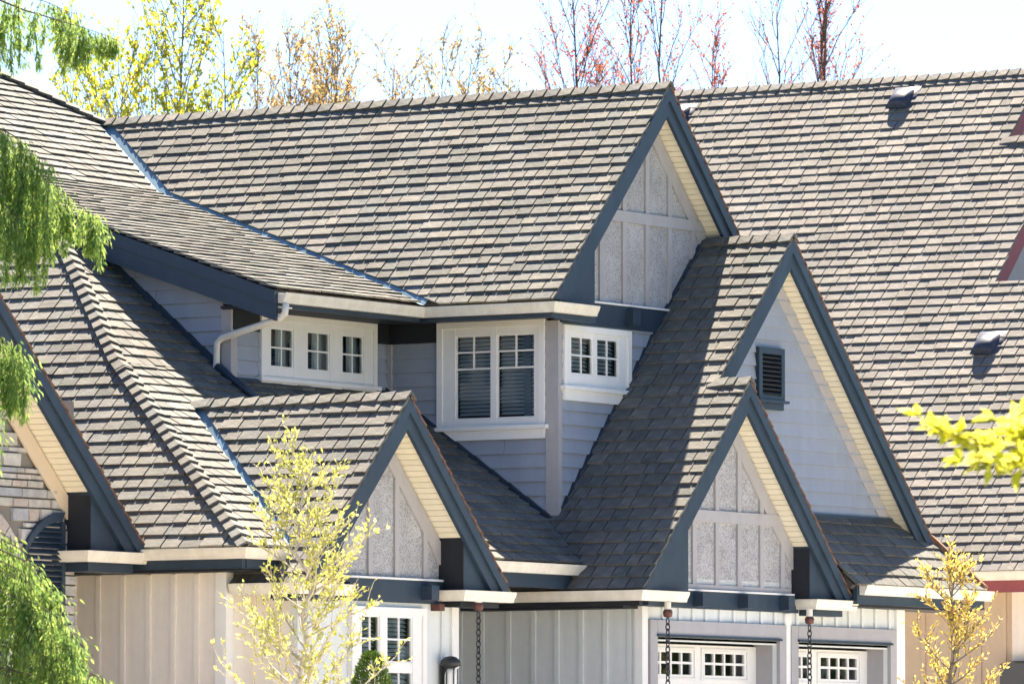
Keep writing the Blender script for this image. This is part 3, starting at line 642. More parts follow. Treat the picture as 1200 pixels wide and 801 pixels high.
MB().prism([(-1.28, -1.6, 4.6), (-1.28, 5.2, 4.6), (-1.28, 1.77, 8.5)], (.02, 0, 0)).build('wall', M['room'], H)
B('corner_board', M['greige'], -1.935, -1.752, -1.682, -1.59, 4.95, 7.575)
B('corner_board', M['greige'], -4.405, -4.262, -5.102, -4.962, 6.6, 7.6)
B('corner_board', M['greige'], -4.27, -4.21, -1.71, -1.66, 6.4, 7.36)
# core walls that keep the daylight out of the attic and rooms
B('wall', M['room'], -13, -4.9, -4.4, 3, GZ, 7.9); B('wall', M['room'], -4.9, -2.4, -1.0, 3, GZ, 7.6)
B('wall', M['room'], -8, -1.4, -1.4, 5.2, GZ, 4.6)
# board and batten walls
def bb_wall(axis, c, u0, u1, z0, z1, holes, bts, mt, th=.1, name='wall', bw=.06):
    b = MB(); cur = u0
    def bx(q, a, e, w0, w1, p, r_): q.box(a, e, c - w1, c - w0, p, r_) if axis == 'X' else q.box(c + w0, c + w1, a, e, p, r_)
    for (a, e, h0, h1) in sorted(holes):
        bx(b, cur, a, -th, 0, z0, z1)
        if h0 > z0: bx(b, a, e, -th, 0, z0, h0)
        bx(b, a, e, -th, 0, h1, z1); cur = e
    bx(b, cur, u1, -th, 0, z0, z1); w = b.build(name, mt, H if name == 'wall' else None)
    for (u, p, q_) in bts:
        b = MB(); bx(b, u - bw / 2, u + bw / 2, .001, .026, p, q_); b.build('batten', mt, w)
    return w
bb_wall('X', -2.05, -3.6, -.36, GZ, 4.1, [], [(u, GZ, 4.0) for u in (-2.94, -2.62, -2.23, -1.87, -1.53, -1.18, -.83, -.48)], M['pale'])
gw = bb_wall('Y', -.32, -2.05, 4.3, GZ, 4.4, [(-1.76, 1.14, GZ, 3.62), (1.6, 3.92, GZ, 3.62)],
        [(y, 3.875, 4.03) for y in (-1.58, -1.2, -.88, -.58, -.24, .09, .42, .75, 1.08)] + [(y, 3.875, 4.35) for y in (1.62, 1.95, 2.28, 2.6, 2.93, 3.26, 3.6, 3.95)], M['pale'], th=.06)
MB().box(-.4, -.288, -2.09, -1.96, GZ, 4.03).build('corner_board', M['white'], H); MB().box(-.318, -.285, 1.30, 1.45, GZ, 4.02).build('trim_board', M['white'], H); MB().box(-.4, -.288, 4.11, 4.32, GZ, 4.4).build('corner_board', M['white'], H)
B('wall', M['cream'], -8, -.4, 4.2, 4.3, GZ, 4.6)
slw = bb_wall('X', -8.95, -6.0, -1.62, GZ, 4.3, [], [(u, GZ, 4.26) for u in (-3.75, -3.4, -3.05, -2.69, -2.34, -2.01)], M['cream'])
bb_wall('Y', -1.62, -8.85, -8.4, GZ, 4.3, [], [], M['cream'])
MB().box(-1.74, -1.59, -8.98, -8.84, GZ, 4.27).build('corner_board', M['white'], H)
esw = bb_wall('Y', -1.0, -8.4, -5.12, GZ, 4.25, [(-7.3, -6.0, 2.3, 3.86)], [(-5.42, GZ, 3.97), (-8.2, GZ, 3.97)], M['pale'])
B('wall', M['cream'], -1.62, -1.1, -8.4, -8.3, GZ, 4.2); B('wall', M['cream'], -3.4, -1.1, -5.22, -5.12, GZ, 4.2)
MB().box(-1.1, -.968, -5.24, -5.10, GZ, 3.97).build('corner_board', M['white'], H)
MB().box(-3.5, -3.4, -5.2, -2.0, GZ, 4.2).build('wall', M['cream'], H); B('wall', M['room'], -8, -3.6, -8.7, -2.2, GZ, 4.4)
# garage surrounds and doors
for (a, e) in ((-1.76, 1.14), (1.6, 3.92)):
    b = MB(); b.box(-.319, -.27, a - .17, a, GZ, 3.872); b.box(-.319, -.27, e, e + .16, GZ, 3.872); b.box(-.319, -.265, a, e, 3.70, 3.873)
    q = b.build('door_surround', M['greige'], H)
    MB().box(-.319, -.24, a - .02, e + .02, 3.672, 3.699).build('drip_cap', M['dark'], q)
    b = MB(); b.box(-.66, -.32, a - .03, a - .001, GZ, 3.66); b.box(-.66, -.32, e + .001, e + .03, GZ, 3.66); b.box(-.66, -.32, a, e, 3.64, 3.67); b.build('jamb', M['greige'], q)
def garage_door(a, e, panels):
    x = -.62; zt = 3.6; d = MB(); lites = []
    for (p0, p1) in panels:
        w = (p1 - p0) / 4
        for i in range(4):
            for j in range(2): lites.append((p0 + i * w + .02, p0 + (i + 1) * w - .02, 3.235 + j * .15, 3.235 + j * .15 + .125))
    # sections with true openings: solid below and above the lite band, stiles between panels
    d.box(x - .04, x, a, e, GZ + .01, 3.2); d.box(x - .04, x, a, e, 3.53, zt); cur = a
    for (p0, p1) in panels: d.box(x - .04, x, cur, p0, 3.2, 3.53); cur = p1
    d.box(x - .04, x, cur, e, 3.2, 3.53)
    for zz in (1.95, 2.5, 3.06): d.box(x + .0005, x + .012, a, e, zz + .02, zz + .04)
    door = d.build('garage_door', M['white'], H)
    for (p0, p1) in panels:
        w = (p1 - p0) / 4; b = MB()
        for i in range(5): b.box(x - .03, x + .008, p0 + i * w - .018, p0 + i * w + .018, 3.2, 3.53)
        for i in range(4):
            for zz in (3.2, 3.36, 3.5): b.box(x - .029, x + .007, p0 + i * w + .018, p0 + (i + 1) * w - .018, zz, zz + .03)
        b.build('muntin', M['white'], door)
        b = MB(); b.box(x, x + .018, p0 - .07, p1 + .07, 3.535, 3.56); b.box(x, x + .018, p0 - .07, p1 + .07, 3.165, 3.19); b.box(x, x + .018, p0 - .07, p0 - .045, 3.19, 3.535); b.box(x, x + .018, p1 + .045, p1 + .07, 3.19, 3.535); b.build('panel_moulding', M['white'], door)
    for (y0, y1, z0, z1) in lites: MB().add([(x - .015, y0, z0), (x - .015, y1, z0), (x - .015, y1, z1), (x - .015, y0, z1)], [(0, 1, 2, 3)]).build('pane', M['glass'], door)
    MB().box(x - .4, x - .38, a, e, 3.0, 3.6).build('dark_interior', M['room'], door)
garage_door(-1.76, 1.14, [(-1.40, -.40), (-.12, .86)]); garage_door(1.6, 3.92, [(1.68, 2.45), (2.71, 3.66)])

# windows --------------------------------------------------------------
window('X', -1.65, (-3.52, -1.945, 6.30, 7.60), [(-3.26, -2.73, 6.39, 7.43), (-2.65, -2.09, 6.39, 7.43)], True, .12, H, [('v', .5, .6, 1), ('h', .8), ('h', .6)], blind=2)
window('Y', -1.78, (-1.58, -.03, 6.78, 7.53), [(-1.41, -.90, 6.93, 7.40), (-.81, -.30, 6.93, 7.40)], True, .13, H, [('v', .5, 0, 1), ('h', .5)], blind=2)
window('Y', -4.29, (-4.5, -1.99, 6.82, 7.60), [(-4.28, -3.79, 6.95, 7.43), (-3.49, -3.01, 6.95, 7.43), (-2.73, -2.26, 6.95, 7.43)], True, .08, H, [('v', .5, 0, 1), ('h', .5)], blind=0)
window('Y', -1.0, (-7.38, -5.83, 2.2, 3.92), [(-7.16, -6.78, 2.35, 3.18), (-6.63, -6.1, 2.35, 3.18), (-7.16, -6.78, 3.28, 3.82), (-6.63, -6.1, 3.28, 3.82)], True, .1, H, [('v', .5, 0, 1), ('h', .5)], blind=2)
# louvred attic vent in the high garage gable
b = MB(); x = -.735
b.box(x, x + .05, 1.35, 1.43, 6.72, 7.38); b.box(x, x + .05, 1.90, 1.98, 6.72, 7.38); b.box(x, x + .051, 1.43, 1.90, 7.30, 7.38); b.box(x, x + .051, 1.43, 1.90, 6.72, 6.78); b.box(x, x + .09, 1.30, 2.03, 6.685, 6.719); b.box(x, x + .04, 1.36, 1.97, 6.60, 6.684)
v = b.build('louvre_vent', M['dark'], H)
for i in range(9): MB().prism([(x + .04, 1.43, 6.79 + i * .057), (x + .04, 1.90, 6.79 + i * .057), (x - .02, 1.90, 6.84 + i * .057), (x - .02, 1.43, 6.84 + i * .057)], (.004, 0, .012)).build('slat', M['black'], v)
MB().box(x - .08, x - .03, 1.4, 1.93, 6.7, 7.36).build('vent_backing', M['room'], v)

# stone gable wall -----------------------------------------------------
sw = B('wall', M['mortar'], -3.2, -2.872, -16.3, -10.17, GZ, 6.2)
yz(clip([(-16.3, 6.2), (-10.17, 6.2), (-10.17, 9), (-16.3, 9)], [(GLY - 9, GLZ - .3 - 9 * GLM), (GLY + 9, GLZ - .3 - 9 * GLM), (GLY, GLZ - .3)]), -3.1, -2.872, MB()).build('wall', M['mortar'], H)
B('wall', M['cream'], -9, -3.2, -10.4, -10.17, GZ, 4.5)
rs_ = random.Random(11); z = 3.0
while z < 7.7:
    h = rs_.choice((.07, .09, .11, .13, .16)); y = -10.165 - rs_.uniform(0, .02); first = True
    while y > -13.2:
        w = rs_.uniform(.16, .48); y1 = y - w
        ok = not (y1 < -10.38 and z < 4.86 and not (y > -10.45 and False)) or (z > 4.86)
        zr_ = GLZ - .52 - GLM * abs((y + .05) - GLY)
        if z + h < zr_ + .2 and math.hypot((y + y1) / 2 + 12.42, max(0, z - 3.72)) > 1.46 and (y1 > -11.2 or z > 3.9):
            a, b_ = y1, y
            p = rs_.uniform(.0, .03); j = [rs_.uniform(-.008, .008) for _ in range(8)]
            q = MB(); q.add([(-2.87, a + .006, z + .006), (-2.87, b_ - .006, z + .006), (-2.87, b_ - .006, z + h - .006), (-2.87, a + .006, z + h - .006),
                             (-2.845 + p, a + .014 + j[0], z + .012 + j[1] * .5), (-2.845 + p, b_ - .014 + j[2], z + .012), (-2.845 + p + j[3], b_ - .014 + j[4], z + h - .012), (-2.845 + p, a + .014 + j[5], z + h - .012 + j[6] * .5)],
                            [(3, 2, 1, 0), (4, 5, 6, 7), (0, 1, 5, 4), (1, 2, 6, 5), (2, 3, 7, 6), (3, 0, 4, 7)])
            if b_ - a > .05: q.build('stone', M['stone'], sw)
        y = y1
    z += h
# arched shutter
b = MB(); sx = -2.80; pts = []; cy, r0, zc = -10.44, .92, 3.92
arc = [(cy - r0 * (1 - math.cos(t)) , zc + r0 * math.sin(t)) for t in [math.radians(90 * i / 10) for i in range(11)]]
# quarter-arch leaf: tall edge at the right, curve falling to the left
arc = [(-10.44 - .92 * math.sin(math.radians(90 * i / 10)), 3.98 + .95 * math.cos(math.radians(90 * i / 10))) for i in range(11)]
inn = [(-10.50 - .80 * math.sin(math.radians(90 * i / 10)), 3.98 + .84 * math.cos(math.radians(90 * i / 10))) for i in range(11)]
for i in range(10): b.prism([(sx - .04, *arc[i]), (sx - .04, *arc[i + 1]), (sx - .04, *inn[i + 1]), (sx - .04, *inn[i])], (.06, 0, 0))
b.box(sx - .04, sx + .02, -10.50, -10.44, 2.3, 4.82); b.box(sx - .04, sx + .02, -11.36, -11.30, 2.3, 3.98)
v = b.build('shutter', M['dark'], H)
for i in range(40):
    zz = 2.4 + i * .062; top = 4.78
    if zz > 4.76: break
    yl = -11.30 if zz < 3.98 else -10.50 - .80 * math.sqrt(max(0, 1 - ((zz - 3.98) / .84) ** 2))
    if yl < -10.56: MB().prism([(sx + .012, yl, zz), (sx + .012, -10.50, zz), (sx - .03, -10.50, zz + .05), (sx - .03, yl, zz + .05)], (.004, 0, .01)).build('slat', M['dark'], v)
MB().prism([(sx - .045, -11.33, 2.3), (sx - .045, -10.47, 2.3), (sx - .045, -10.47, 4.82), (sx - .045, -10.8, 4.75), (sx - .045, -11.1, 4.5), (sx - .045, -11.33, 4.0)], (.01, 0, 0)).build('shutter_backing', M['black'], v)
# arch stones and white arched window left of the shutter
for i in range(9):
    t0, t1 = math.radians(2 + i * 9), math.radians(2 + i * 9 + 8.4); c = (-12.42, 3.72)
    P4 = [(c[0] + R * math.cos(t), c[1] + R * math.sin(t)) for R, t in ((1.08, t0), (1.40, t0), (1.40, t1), (1.08, t1))]
    yz(P4, -2.86, -2.80, MB()).build('arch_stone', M['stone'], sw)
b = MB()
for i in range(12):
    t0, t1 = math.radians(i * 7.5), math.radians(i * 7.5 + 7.5); P4 = [(-12.42 + R * math.cos(t), 3.72 + R * math.sin(t)) for R, t in ((.93, t0), (1.07, t0), (1.07, t1), (.93, t1))]
    yz(P4, -2.88, -2.79, b)
b.box(-2.88, -2.79, -11.49, -11.35, 2.2, 3.72)
wf = b.build('window', M['white'], H)
yz([(-13.3, 2.2), (-11.49, 2.2), (-11.49, 3.72)] + [(-12.42 + .93 * math.cos(math.radians(a)), 3.72 + .93 * math.sin(math.radians(a))) for a in range(0, 91, 10)] + [(-13.3, 4.65)], -2.87, -2.86, MB()).build('pane', M['room'], wf)

# downspout from the upper gutter to the lower slope
pts = [(-3.32, -5.30, 7.62), (-3.32, -5.32, 7.50), (-3.40, -5.32, 7.44), (-4.33, -5.19, 7.255), (-4.42, -5.17, 7.20), (-4.43, -5.17, 6.92), (-4.40, -5.19, 6.84)]
MB().tube(pts, .043, 8).build('downspout', M['gutter'], H, smooth=True)
q = [(-4.40, -5.2, SP2.z(-4.40, 0) + .1), (-3.8, -5.22, SPL.z(-3.8, 0) + .10)]
MB().tube(q, .045, 8).build('downspout_extension', M['dark'], H, smooth=True)

# ------------------------------------------------------------------ neighbouring house
nb = empty('house', (-8, 16, GZ), 'tan neighbouring house behind, with a huge pale shake roof and dusty red trim', 'house')
SN = Slope('front', 11.29, 4.88, m); NM = M['nshingle']
P_N = [[(-14, 11.29), (-1, 11.29), (-1, 15.43), (-14, 15.43)], [(-14, 15.43), (-5.07, 15.43), (-5.07, 17.62), (-14, 17.62)], [(-14, 17.62), (-6.05, 17.62), (-6.05, 18.71), (-14, 18.71)]]
rn = deck(SN, [[(a if a < -13 else a - .1, b) for a, b in p] for p in P_N], nb); nrest = MB()
shingles(SN, P_N, rn, nrest, NM, exp=.193, t=.025, single=True, rng=random.Random(5), pick=lambda p: p.y < 15.6 and p.x > -7.4 + (15.6 - p.y) * .55 and p.x < -2.2 - (p.y - 11.3) * .45 and p.y > 12.2)
for (x1, yr, zr, run) in ((-6.08, 18.71, 12.67, 7.3), (-5.1, 17.62, 11.53, 6.2), (-1.03, 15.43, 9.23, 4.1)):
    S_ = Slope('back', yr + run, zr - m * run, m); deck(S_, [[(-14, yr), (x1, yr), (x1, yr + run), (-14, yr + run)]], nb)
    bq = MB(); yz(rake_poly(yr, zr, m, -1, run if x1 > -2 else 2.3 if x1 > -5.5 else 1.2, -.01, .36, 4.8), x1 - .05, x1, bq); bq.build('bargeboard', M['red'], nb)
    bq = MB(); yz(rake_poly(yr, zr, m, 1, run, .02, .3, 4.8), x1 - .05, x1, bq); bq.build('bargeboard', M['red'], nb)
    yz([(yr - run, zr - m * run - .3), (yr + run, zr - m * run - .3), (yr, zr - .2)], x1 - .42, x1 - .3, MB()).build('gable_wall', M['greige'], nb)
    x0 = -14 if yr > 18 else x1 - 1.0
    caps([(x1 + .05, yr, zr + .03), (x0, yr, zr + .03)], SN.N, S_.N, rn, NM, spacing=.2 if yr > 18 else .22)
nrest = nrest.build('roof_shingles', NM, nb); nrest['kind'] = 'stuff'
gutter([(-14, 11.29), (-.9, 11.29)], 4.87, nb)
def NB(name, mt, *a): return MB().box(*a).build(name, mt, nb)
NB('fascia', M['red'], -14, -1, 11.30, 11.36, 4.58, 4.86); NB('soffit', M['tan'], -14, -1.2, 11.37, 11.9, 4.62, 4.66)
nw = NB('wall', M['tan'], -14, -1.3, 11.9, 12.1, GZ, 4.62)
for u in (-5.2, -4.75, -4.3, -3.85, -3.4, -3.0): MB().box(u - .03, u + .03, 11.872, 11.899, GZ, 4.6).build('batten', M['tan'], nw)
NB('wall', M['tan'], -14, -1.3, 12.2, 22, GZ, 4.6)
NB('trim_board', M['cream'], -2.86, -2.3, 11.85, 11.898, 3.64, 4.6)
NB('utility_box', M['greybox'], -2.93, -2.2, 11.62, 11.89, 2.6, 3.60)
NB('downspout', M['white'], -2.86, -2.6, 11.42, 11.5, 4.62, 4.70)
def roof_vent(x, y, lab):
    s = SN.M(x, (y - 11.29) / SN.c, .05); b = MB(); prof = []
    n = 9; W_ = .17
    # rounded hood lying on the slope: deep at the downhill mouth, tapering uphill
    for (v_, h, ww) in ((-.17, .10, .86), (-.14, .14, .95), (.04, .135, .95), (.17, .07, .9), (.24, .012, .8)):
        prof.append([(-W_ * ww * math.cos(math.pi * i / (n - 1)), v_, h * (math.sin(math.pi * i / (n - 1)) ** .45)) for i in range(n)])
    vs_ = [p for r_ in prof for p in r_]; fs = [(i * n + j, i * n + j + 1, (i + 1) * n + j + 1, (i + 1) * n + j) for i in range(4) for j in range(n - 1)]
    fs.append(tuple(range(n - 1, -1, -1))); b.add(vs_, fs); b.box(-.23, .23, -.15, .32, -.02, -.004); b.box(-.15, .15, -.176, -.171, .0, .03)
    b.build('roof_vent', M['vent'], nb, smooth=True, mw=s)
roof_vent(-8.29, 18.35, ''); roof_vent(-4.67, 14.46, ''); roof_vent(-12.25, 18.3, '')
#@@DETAILS
# ------------------------------------------------------------------ rain chains and wall lantern
def rain_chain(x, y, ztop, label):
    t = empty('rain_chain', (x, y, GZ), label, 'rain chain', 'rain chains hanging from the gutter outlets')
    MB().tube([(x, y, ztop + .09), (x, y, ztop)], .042, 10).build('outlet', M['gutter'], t)
    MB().tube([(x, y, ztop), (x, y, ztop - .03), (x, y, ztop - .085), (x, y, ztop - .10)], [.045, .062, .055, .02], 10).build('cup', M['copper'], t, smooth=True)
    b = MB(); z = ztop - .10; i = 0; A = .045; R_ = .023
    while z > GZ + .1:
        pts = []
        for k in range(9):
            a = 2 * math.pi * k / 8; u, v = R_ * math.cos(a), A * math.sin(a)
            pts.append((x + (u if i % 2 else u * .25), y + (u * .25 if i % 2 else u), z - A + v))
        b.tube(pts, .0085, 5, cap=False); z -= A * 2 - .022; i += 1
    b.build('chain', M['iron'], t)
rain_chain(.0, -1.97, 3.99, 'black rain chain in front of the left garage door')
rain_chain(.0, 1.41, 3.98, 'black rain chain in front of the right garage door')
rain_chain(-.6, -5.24, 4.0, 'black rain chain under the small entry gable, beside the recessed wall')
lt = empty('wall_lantern', (-.97, -5.44, 3.0), 'black wall lantern with white oval glass beside the entry gable window', 'lantern')
cx, cy = -.86, -5.44
MB().box(-.972, -.95, cy - .06, cy + .06, 2.95, 3.28).build('back_plate', M['iron'], lt)
b = MB(); b.tube([(cx, cy, 3.23), (cx, cy, 3.27), (cx, cy, 3.32), (cx, cy, 3.36), (cx, cy, 3.375)], [.05, .125, .115, .07, .02], 12); b.build('roof_cap', M['iron'], lt, smooth=True)
b = MB(); b.tube([(cx, cy, 2.90), (cx, cy, 2.95), (cx, cy, 3.05), (cx, cy, 3.15), (cx, cy, 3.21), (cx, cy, 3.23)], [.03, .06, .072, .072, .055, .03], 14); b.build('shade', M['lampglass'], lt, smooth=True)
b = MB()
for k in range(6):
    a = math.pi / 6 + k * math.pi / 3; b.tube([(cx + .085 * math.cos(a), cy + .085 * math.sin(a), z) for z in (3.23, 3.1, 2.95, 2.89)], .008, 5)
b.box(cx - .12, cx - .08, cy - .015, cy + .015, 3.2, 3.24); b.tube([(cx, cy, 2.85), (cx, cy, 2.9)], [.02, .085], 10); b.build('cage', M['iron'], lt)

# ------------------------------------------------------------------ trees
RV = Vector((.8403, .5421, 0)); FV = Vector((-.5421, .8403, 0))
def rdir(rg, up, out):          # random direction, biased
    a = rg.uniform(0, 2 * math.pi); return Vector((math.cos(a) * out, math.sin(a) * out, up)).normalized()
def leaf(b, p, d, n, L, w, fold=.0):
    d = d.normalized(); s = d.cross(n); s = s.normalized() if s.length > 1e-4 else d.orthogonal().normalized(); nn = s.cross(d)
    b.add([p, p + d * L * .45 + s * w * .5 + nn * fold * w, p + d * L, p + d * L * .45 - s * w * .5 + nn * fold * w], [(0, 1, 2, 3)])
def wander(rg, p, d, L, n, r0, r1, wig, up=0.):
    pts = [p.copy()]; rad = [r0]; d = d.normalized()
    for i in range(n):
        d = (d + Vector((rg.gauss(0, wig), rg.gauss(0, wig), rg.gauss(0, wig) + up))).normalized(); p = p + d * (L / n); pts.append(p.copy()); rad.append(r0 + (r1 - r0) * (i + 1) / n)
    return pts, rad
def tree(name, label, cat, base, H_, zb, bark, leafm, seed, nlimb, limb_len, limb_up, ntwig, twig_len, nleaf, lsize, r0=.09, group=None, lean=0, droop=0, dens_top=1., lw=.5, stems=1, spread=.4):
    rg = random.Random(seed); x, y = base; z0 = gz(x, y) - .05
    t = empty(name, (x, y, z0), label, cat, group); wood = MB(); cr = MB()
    for st in range(stems):
        off = rdir(rg, 0, 1) * (spread * .35 if stems > 1 else 0)
        top = Vector((x + lean * RV.x, y + lean * RV.y, z0 + H_ * (1 if st == 0 else rg.uniform(.8, .98)))) + off * 1.3
        n = 12; tr = []; rd = []
        for i in range(n + 1):
            f = i / n; p = Vector((x, y, z0)).lerp(top, f) + off * .2 * math.sin(f * 3) + Vector((rg.gauss(0, .02), rg.gauss(0, .02), 0)) * (1 + f * 2); tr.append(p); rd.append(r0 * (1 - f) ** .8 / (1 if stems == 1 else 1.4) + .006)
        wood.tube(tr, rd, 7)
        def at(z):
            f = min(.999, max(0, (z - z0) / (tr[-1].z - z0))) * n; i = int(f); return tr[i].lerp(tr[i + 1], f - i), rd[i]
        for k in range(nlimb // stems):
            z = zb + (tr[-1].z - .15 - zb) * ((k + rg.random()) / (nlimb // stems)); p, r_ = at(z); f = (z - zb) / max(.1, tr[-1].z - zb)
            L = limb_len * (1 - .65 * f) * rg.uniform(.65, 1.2); d = rdir(rg, limb_up, 1)
            pts, rad = wander(rg, p, d, L, 6, min(r_ * .55, .012 + L * .012), .004, .10, .06 - droop); wood.tube(pts, rad, 5)
            tw = []
            for j in range(ntwig):
                q = rg.uniform(.25, 1) * 5.99; i = int(q); a = pts[i].lerp(pts[i + 1], q - i); dd = ((pts[i + 1] - pts[i]).normalized() + rdir(rg, .5 - droop * 4, 1) * .9)
                tp, trd = wander(rg, a, dd, twig_len * rg.uniform(.5, 1.3), 4, .006, .0025, .15, .03 - droop); wood.tube(tp, trd, 3, cap=False); tw.append(tp)
            tw.append(pts[2:])
            for tp in tw:
                for j in range(nleaf):
                    q = rg.random() * (len(tp) - 1.01); i = int(q); a = tp[i].lerp(tp[i + 1], q - i)
                    leaf(cr, a + rdir(rg, rg.uniform(-1, 1), 1) * lsize * .25, (tp[-1] - tp[0]).normalized() + rdir(rg, rg.uniform(-.6, .8), 1) * .9, rdir(rg, .6, 1), lsize * rg.uniform(.55, 1.3), lsize * lw * rg.uniform(.7, 1.3), .15)
    wood.build('trunk', bark, t, smooth=True); cr.build('crown', leafm, t)
    return t
BGG = 'spring trees behind the roofs'
# behind the roofs, left to right
def behind(px, D=125.): return (cam.location + (FV + RV * ((px - 600) / 8250)) * D * .998).to_2d()[:]
BT = [('maple_tree', 'tallest yellow green tree above the left end of the main ridge', 170, 122, 16.6, 11.8, 'lf_maple', 58, 2.8, 1.5, 8, .6, 4, .11, 1.2),
      ('maple_tree', 'slim tree with yellow green leaves at the far left, beside the steep left roof', 105, 124, 15.4, 12.0, 'lf_maple', 22, 1.7, 1.8, 7, .5, 4, .11, .8),
      ('maple_tree', 'shorter yellow green tree over the ridge, just left of the tan budding trees', 236, 121, 15.0, 12.0, 'lf_maple', 38, 1.7, 1.4, 6, .5, 4, .11, .8)]
ORD = ['first', 'second', 'third', 'fourth', 'fifth', 'sixth', 'seventh', 'eighth', 'ninth']
for i, (px, top, n_) in enumerate(((280, 15.05, 28), (318, 15.4, 32), (362, 15.3, 32), (402, 15.45, 32), (440, 15.0, 24), (490, 15.4, 24), (537, 15.1, 16), (566, 14.9, 10), (594, 14.95, 9))):
    BT.append(('budding_tree', 'tan budding tree above the main ridge, %s of the tan ones counted from the left' % ORD[i], px, 126 + i % 3, top, 12.2, 'lf_tan', n_, 1.9, 2.4, 8, .45, 5, .085, .8))
BT += [('red_bud_tree', 'red budded tree left of the main gable peak, leftmost of the red ones', 688, 126, 17.2, 12.0, 'lf_red', 34, 2.8, 1.9, 9, .7, 5, .07, .8),
      ('red_bud_tree', 'dense red budded tree right behind the main gable peak', 752, 128, 17.8, 12.0, 'lf_red', 36, 2.4, 2.4, 9, .7, 5, .07, .8),
      ('red_bud_tree', 'small red budded tree just right of the main gable peak', 834, 129, 15.7, 12.4, 'lf_red', 18, 1.5, 2.2, 7, .5, 5, .07, .5),
      ('red_bud_tree', 'sparse leaning red budded tree above the neighbouring ridge', 912, 130, 16.4, 12.2, 'lf_red', 18, 2.2, 1.8, 7, .6, 2, .065, .6),
      ('red_bud_tree', 'tall red budded tree above the middle of the neighbouring ridge', 968, 127, 17.8, 12.0, 'lf_red', 38, 2.3, 2.5, 9, .7, 5, .07, .8),
      ('bare_sapling', 'tiny bare twiggy treetop beside the round vent on the neighbouring ridge', 1048, 130, 15.2, 13.6, 'lf_tan', 9, .5, 2.2, 3, .25, 1, .06, .2)]
for i, (nm, lab, px, D, top, zb, lm, nl, ll, lu, ntw, tl, nlf, ls, sp) in enumerate(BT):
    b_ = behind(px, D); tree(nm, lab, 'tree', b_, top - gz(*b_), zb, M['redbark'] if lm == 'lf_red' else M['bark'], M[lm], 100 + i, nl, ll, lu, ntw, tl, nlf, ls, r0=.075 if top > 16 else .05, group=BGG, stems=2 if sp > .75 else 1, spread=sp, lw=.62 if lm == 'lf_maple' else .5)
# in front of the house
tree('birch_tree', 'slender young tree with pale trunk and lime leaves before the small entry gable', 'tree', (.86, -11.1), 4.1, 2.0, M['palebark'], M['lf_birch'], 21, 66, 1.3, .6, 10, .3, 7, .06, r0=.03, lw=.48, lean=.05, stems=1)
tree('young_tree', 'thin young tree with amber spring leaves at the right corner of the garage', 'tree', (5.40, -4.55), 3.15, 2.35, M['bark'], M['lf_sap'], 33, 34, .78, .75, 8, .25, 8, .06, r0=.035, lw=.45)
# leafy branch of a near tree whose trunk stands right of the frame
def near_tree():
    rg = random.Random(4); bx, by = (cam.location + (FV + RV * ((1420 - 600) / 8250)) * 40).to_2d()[:]; z0 = gz(bx, by)
    t = empty('leafy_tree', (bx, by, z0), 'near blurred branch with large fresh yellow green leaves reaching in from the right edge', 'tree')
    wood = MB(); cr = MB(); trunk = [Vector((bx, by, z0 - .05 + 5.2 * i / 8)) + RV * .02 * math.sin(i) for i in range(9)]; wood.tube(trunk, [.07 * (1 - i / 9) + .008 for i in range(9)], 8)
    def limb(z, d, L, seed, n=9):
        r2 = random.Random(seed); pts, rad = wander(r2, Vector((bx, by, z)), d, L, 8, .018, .004, .06, .0); wood.tube(pts, rad, 6)
        for k in range(n):
            q = r2.uniform(1.5, 7.9); i = int(q); a = pts[i].lerp(pts[i + 1], q - i); tp, trd = wander(r2, a, (pts[-1] - pts[0]).normalized() + rdir(r2, .3, 1) * 1.0, r2.uniform(.1, .28), 3, .004, .002, .2); wood.tube(tp, trd, 4)
            for j in range(8): leaf(cr, tp[r2.randint(1, 3)], (tp[-1] - tp[0]).normalized() + rdir(r2, r2.uniform(-.7, .6), 1), rdir(r2, 1, .6), r2.uniform(.08, .135), r2.uniform(.05, .07), .25)
    limb(3.55, -RV + Vector((0, 0, .10)), 1.58, 1, 44); limb(3.44, -RV + Vector((0, 0, .13)) - FV * .2, 1.35, 6, 36); limb(3.56, -RV + Vector((0, 0, .08)) + FV * .2, 1.25, 8, 26)
    for k in range(9): limb(z0 + 2.0 + k * .35, RV * math.cos(k * 2.4 - .6) * (.3 if math.cos(k * 2.4 - .6) < 0 else 1) + FV * math.sin(k * 2.4) + Vector((0, 0, .5)), .9, 20 + k, 8)
    wood.build('trunk', M['bark'], t, smooth=True); cr.build('crown', M['lf_near'], t)
near_tree()
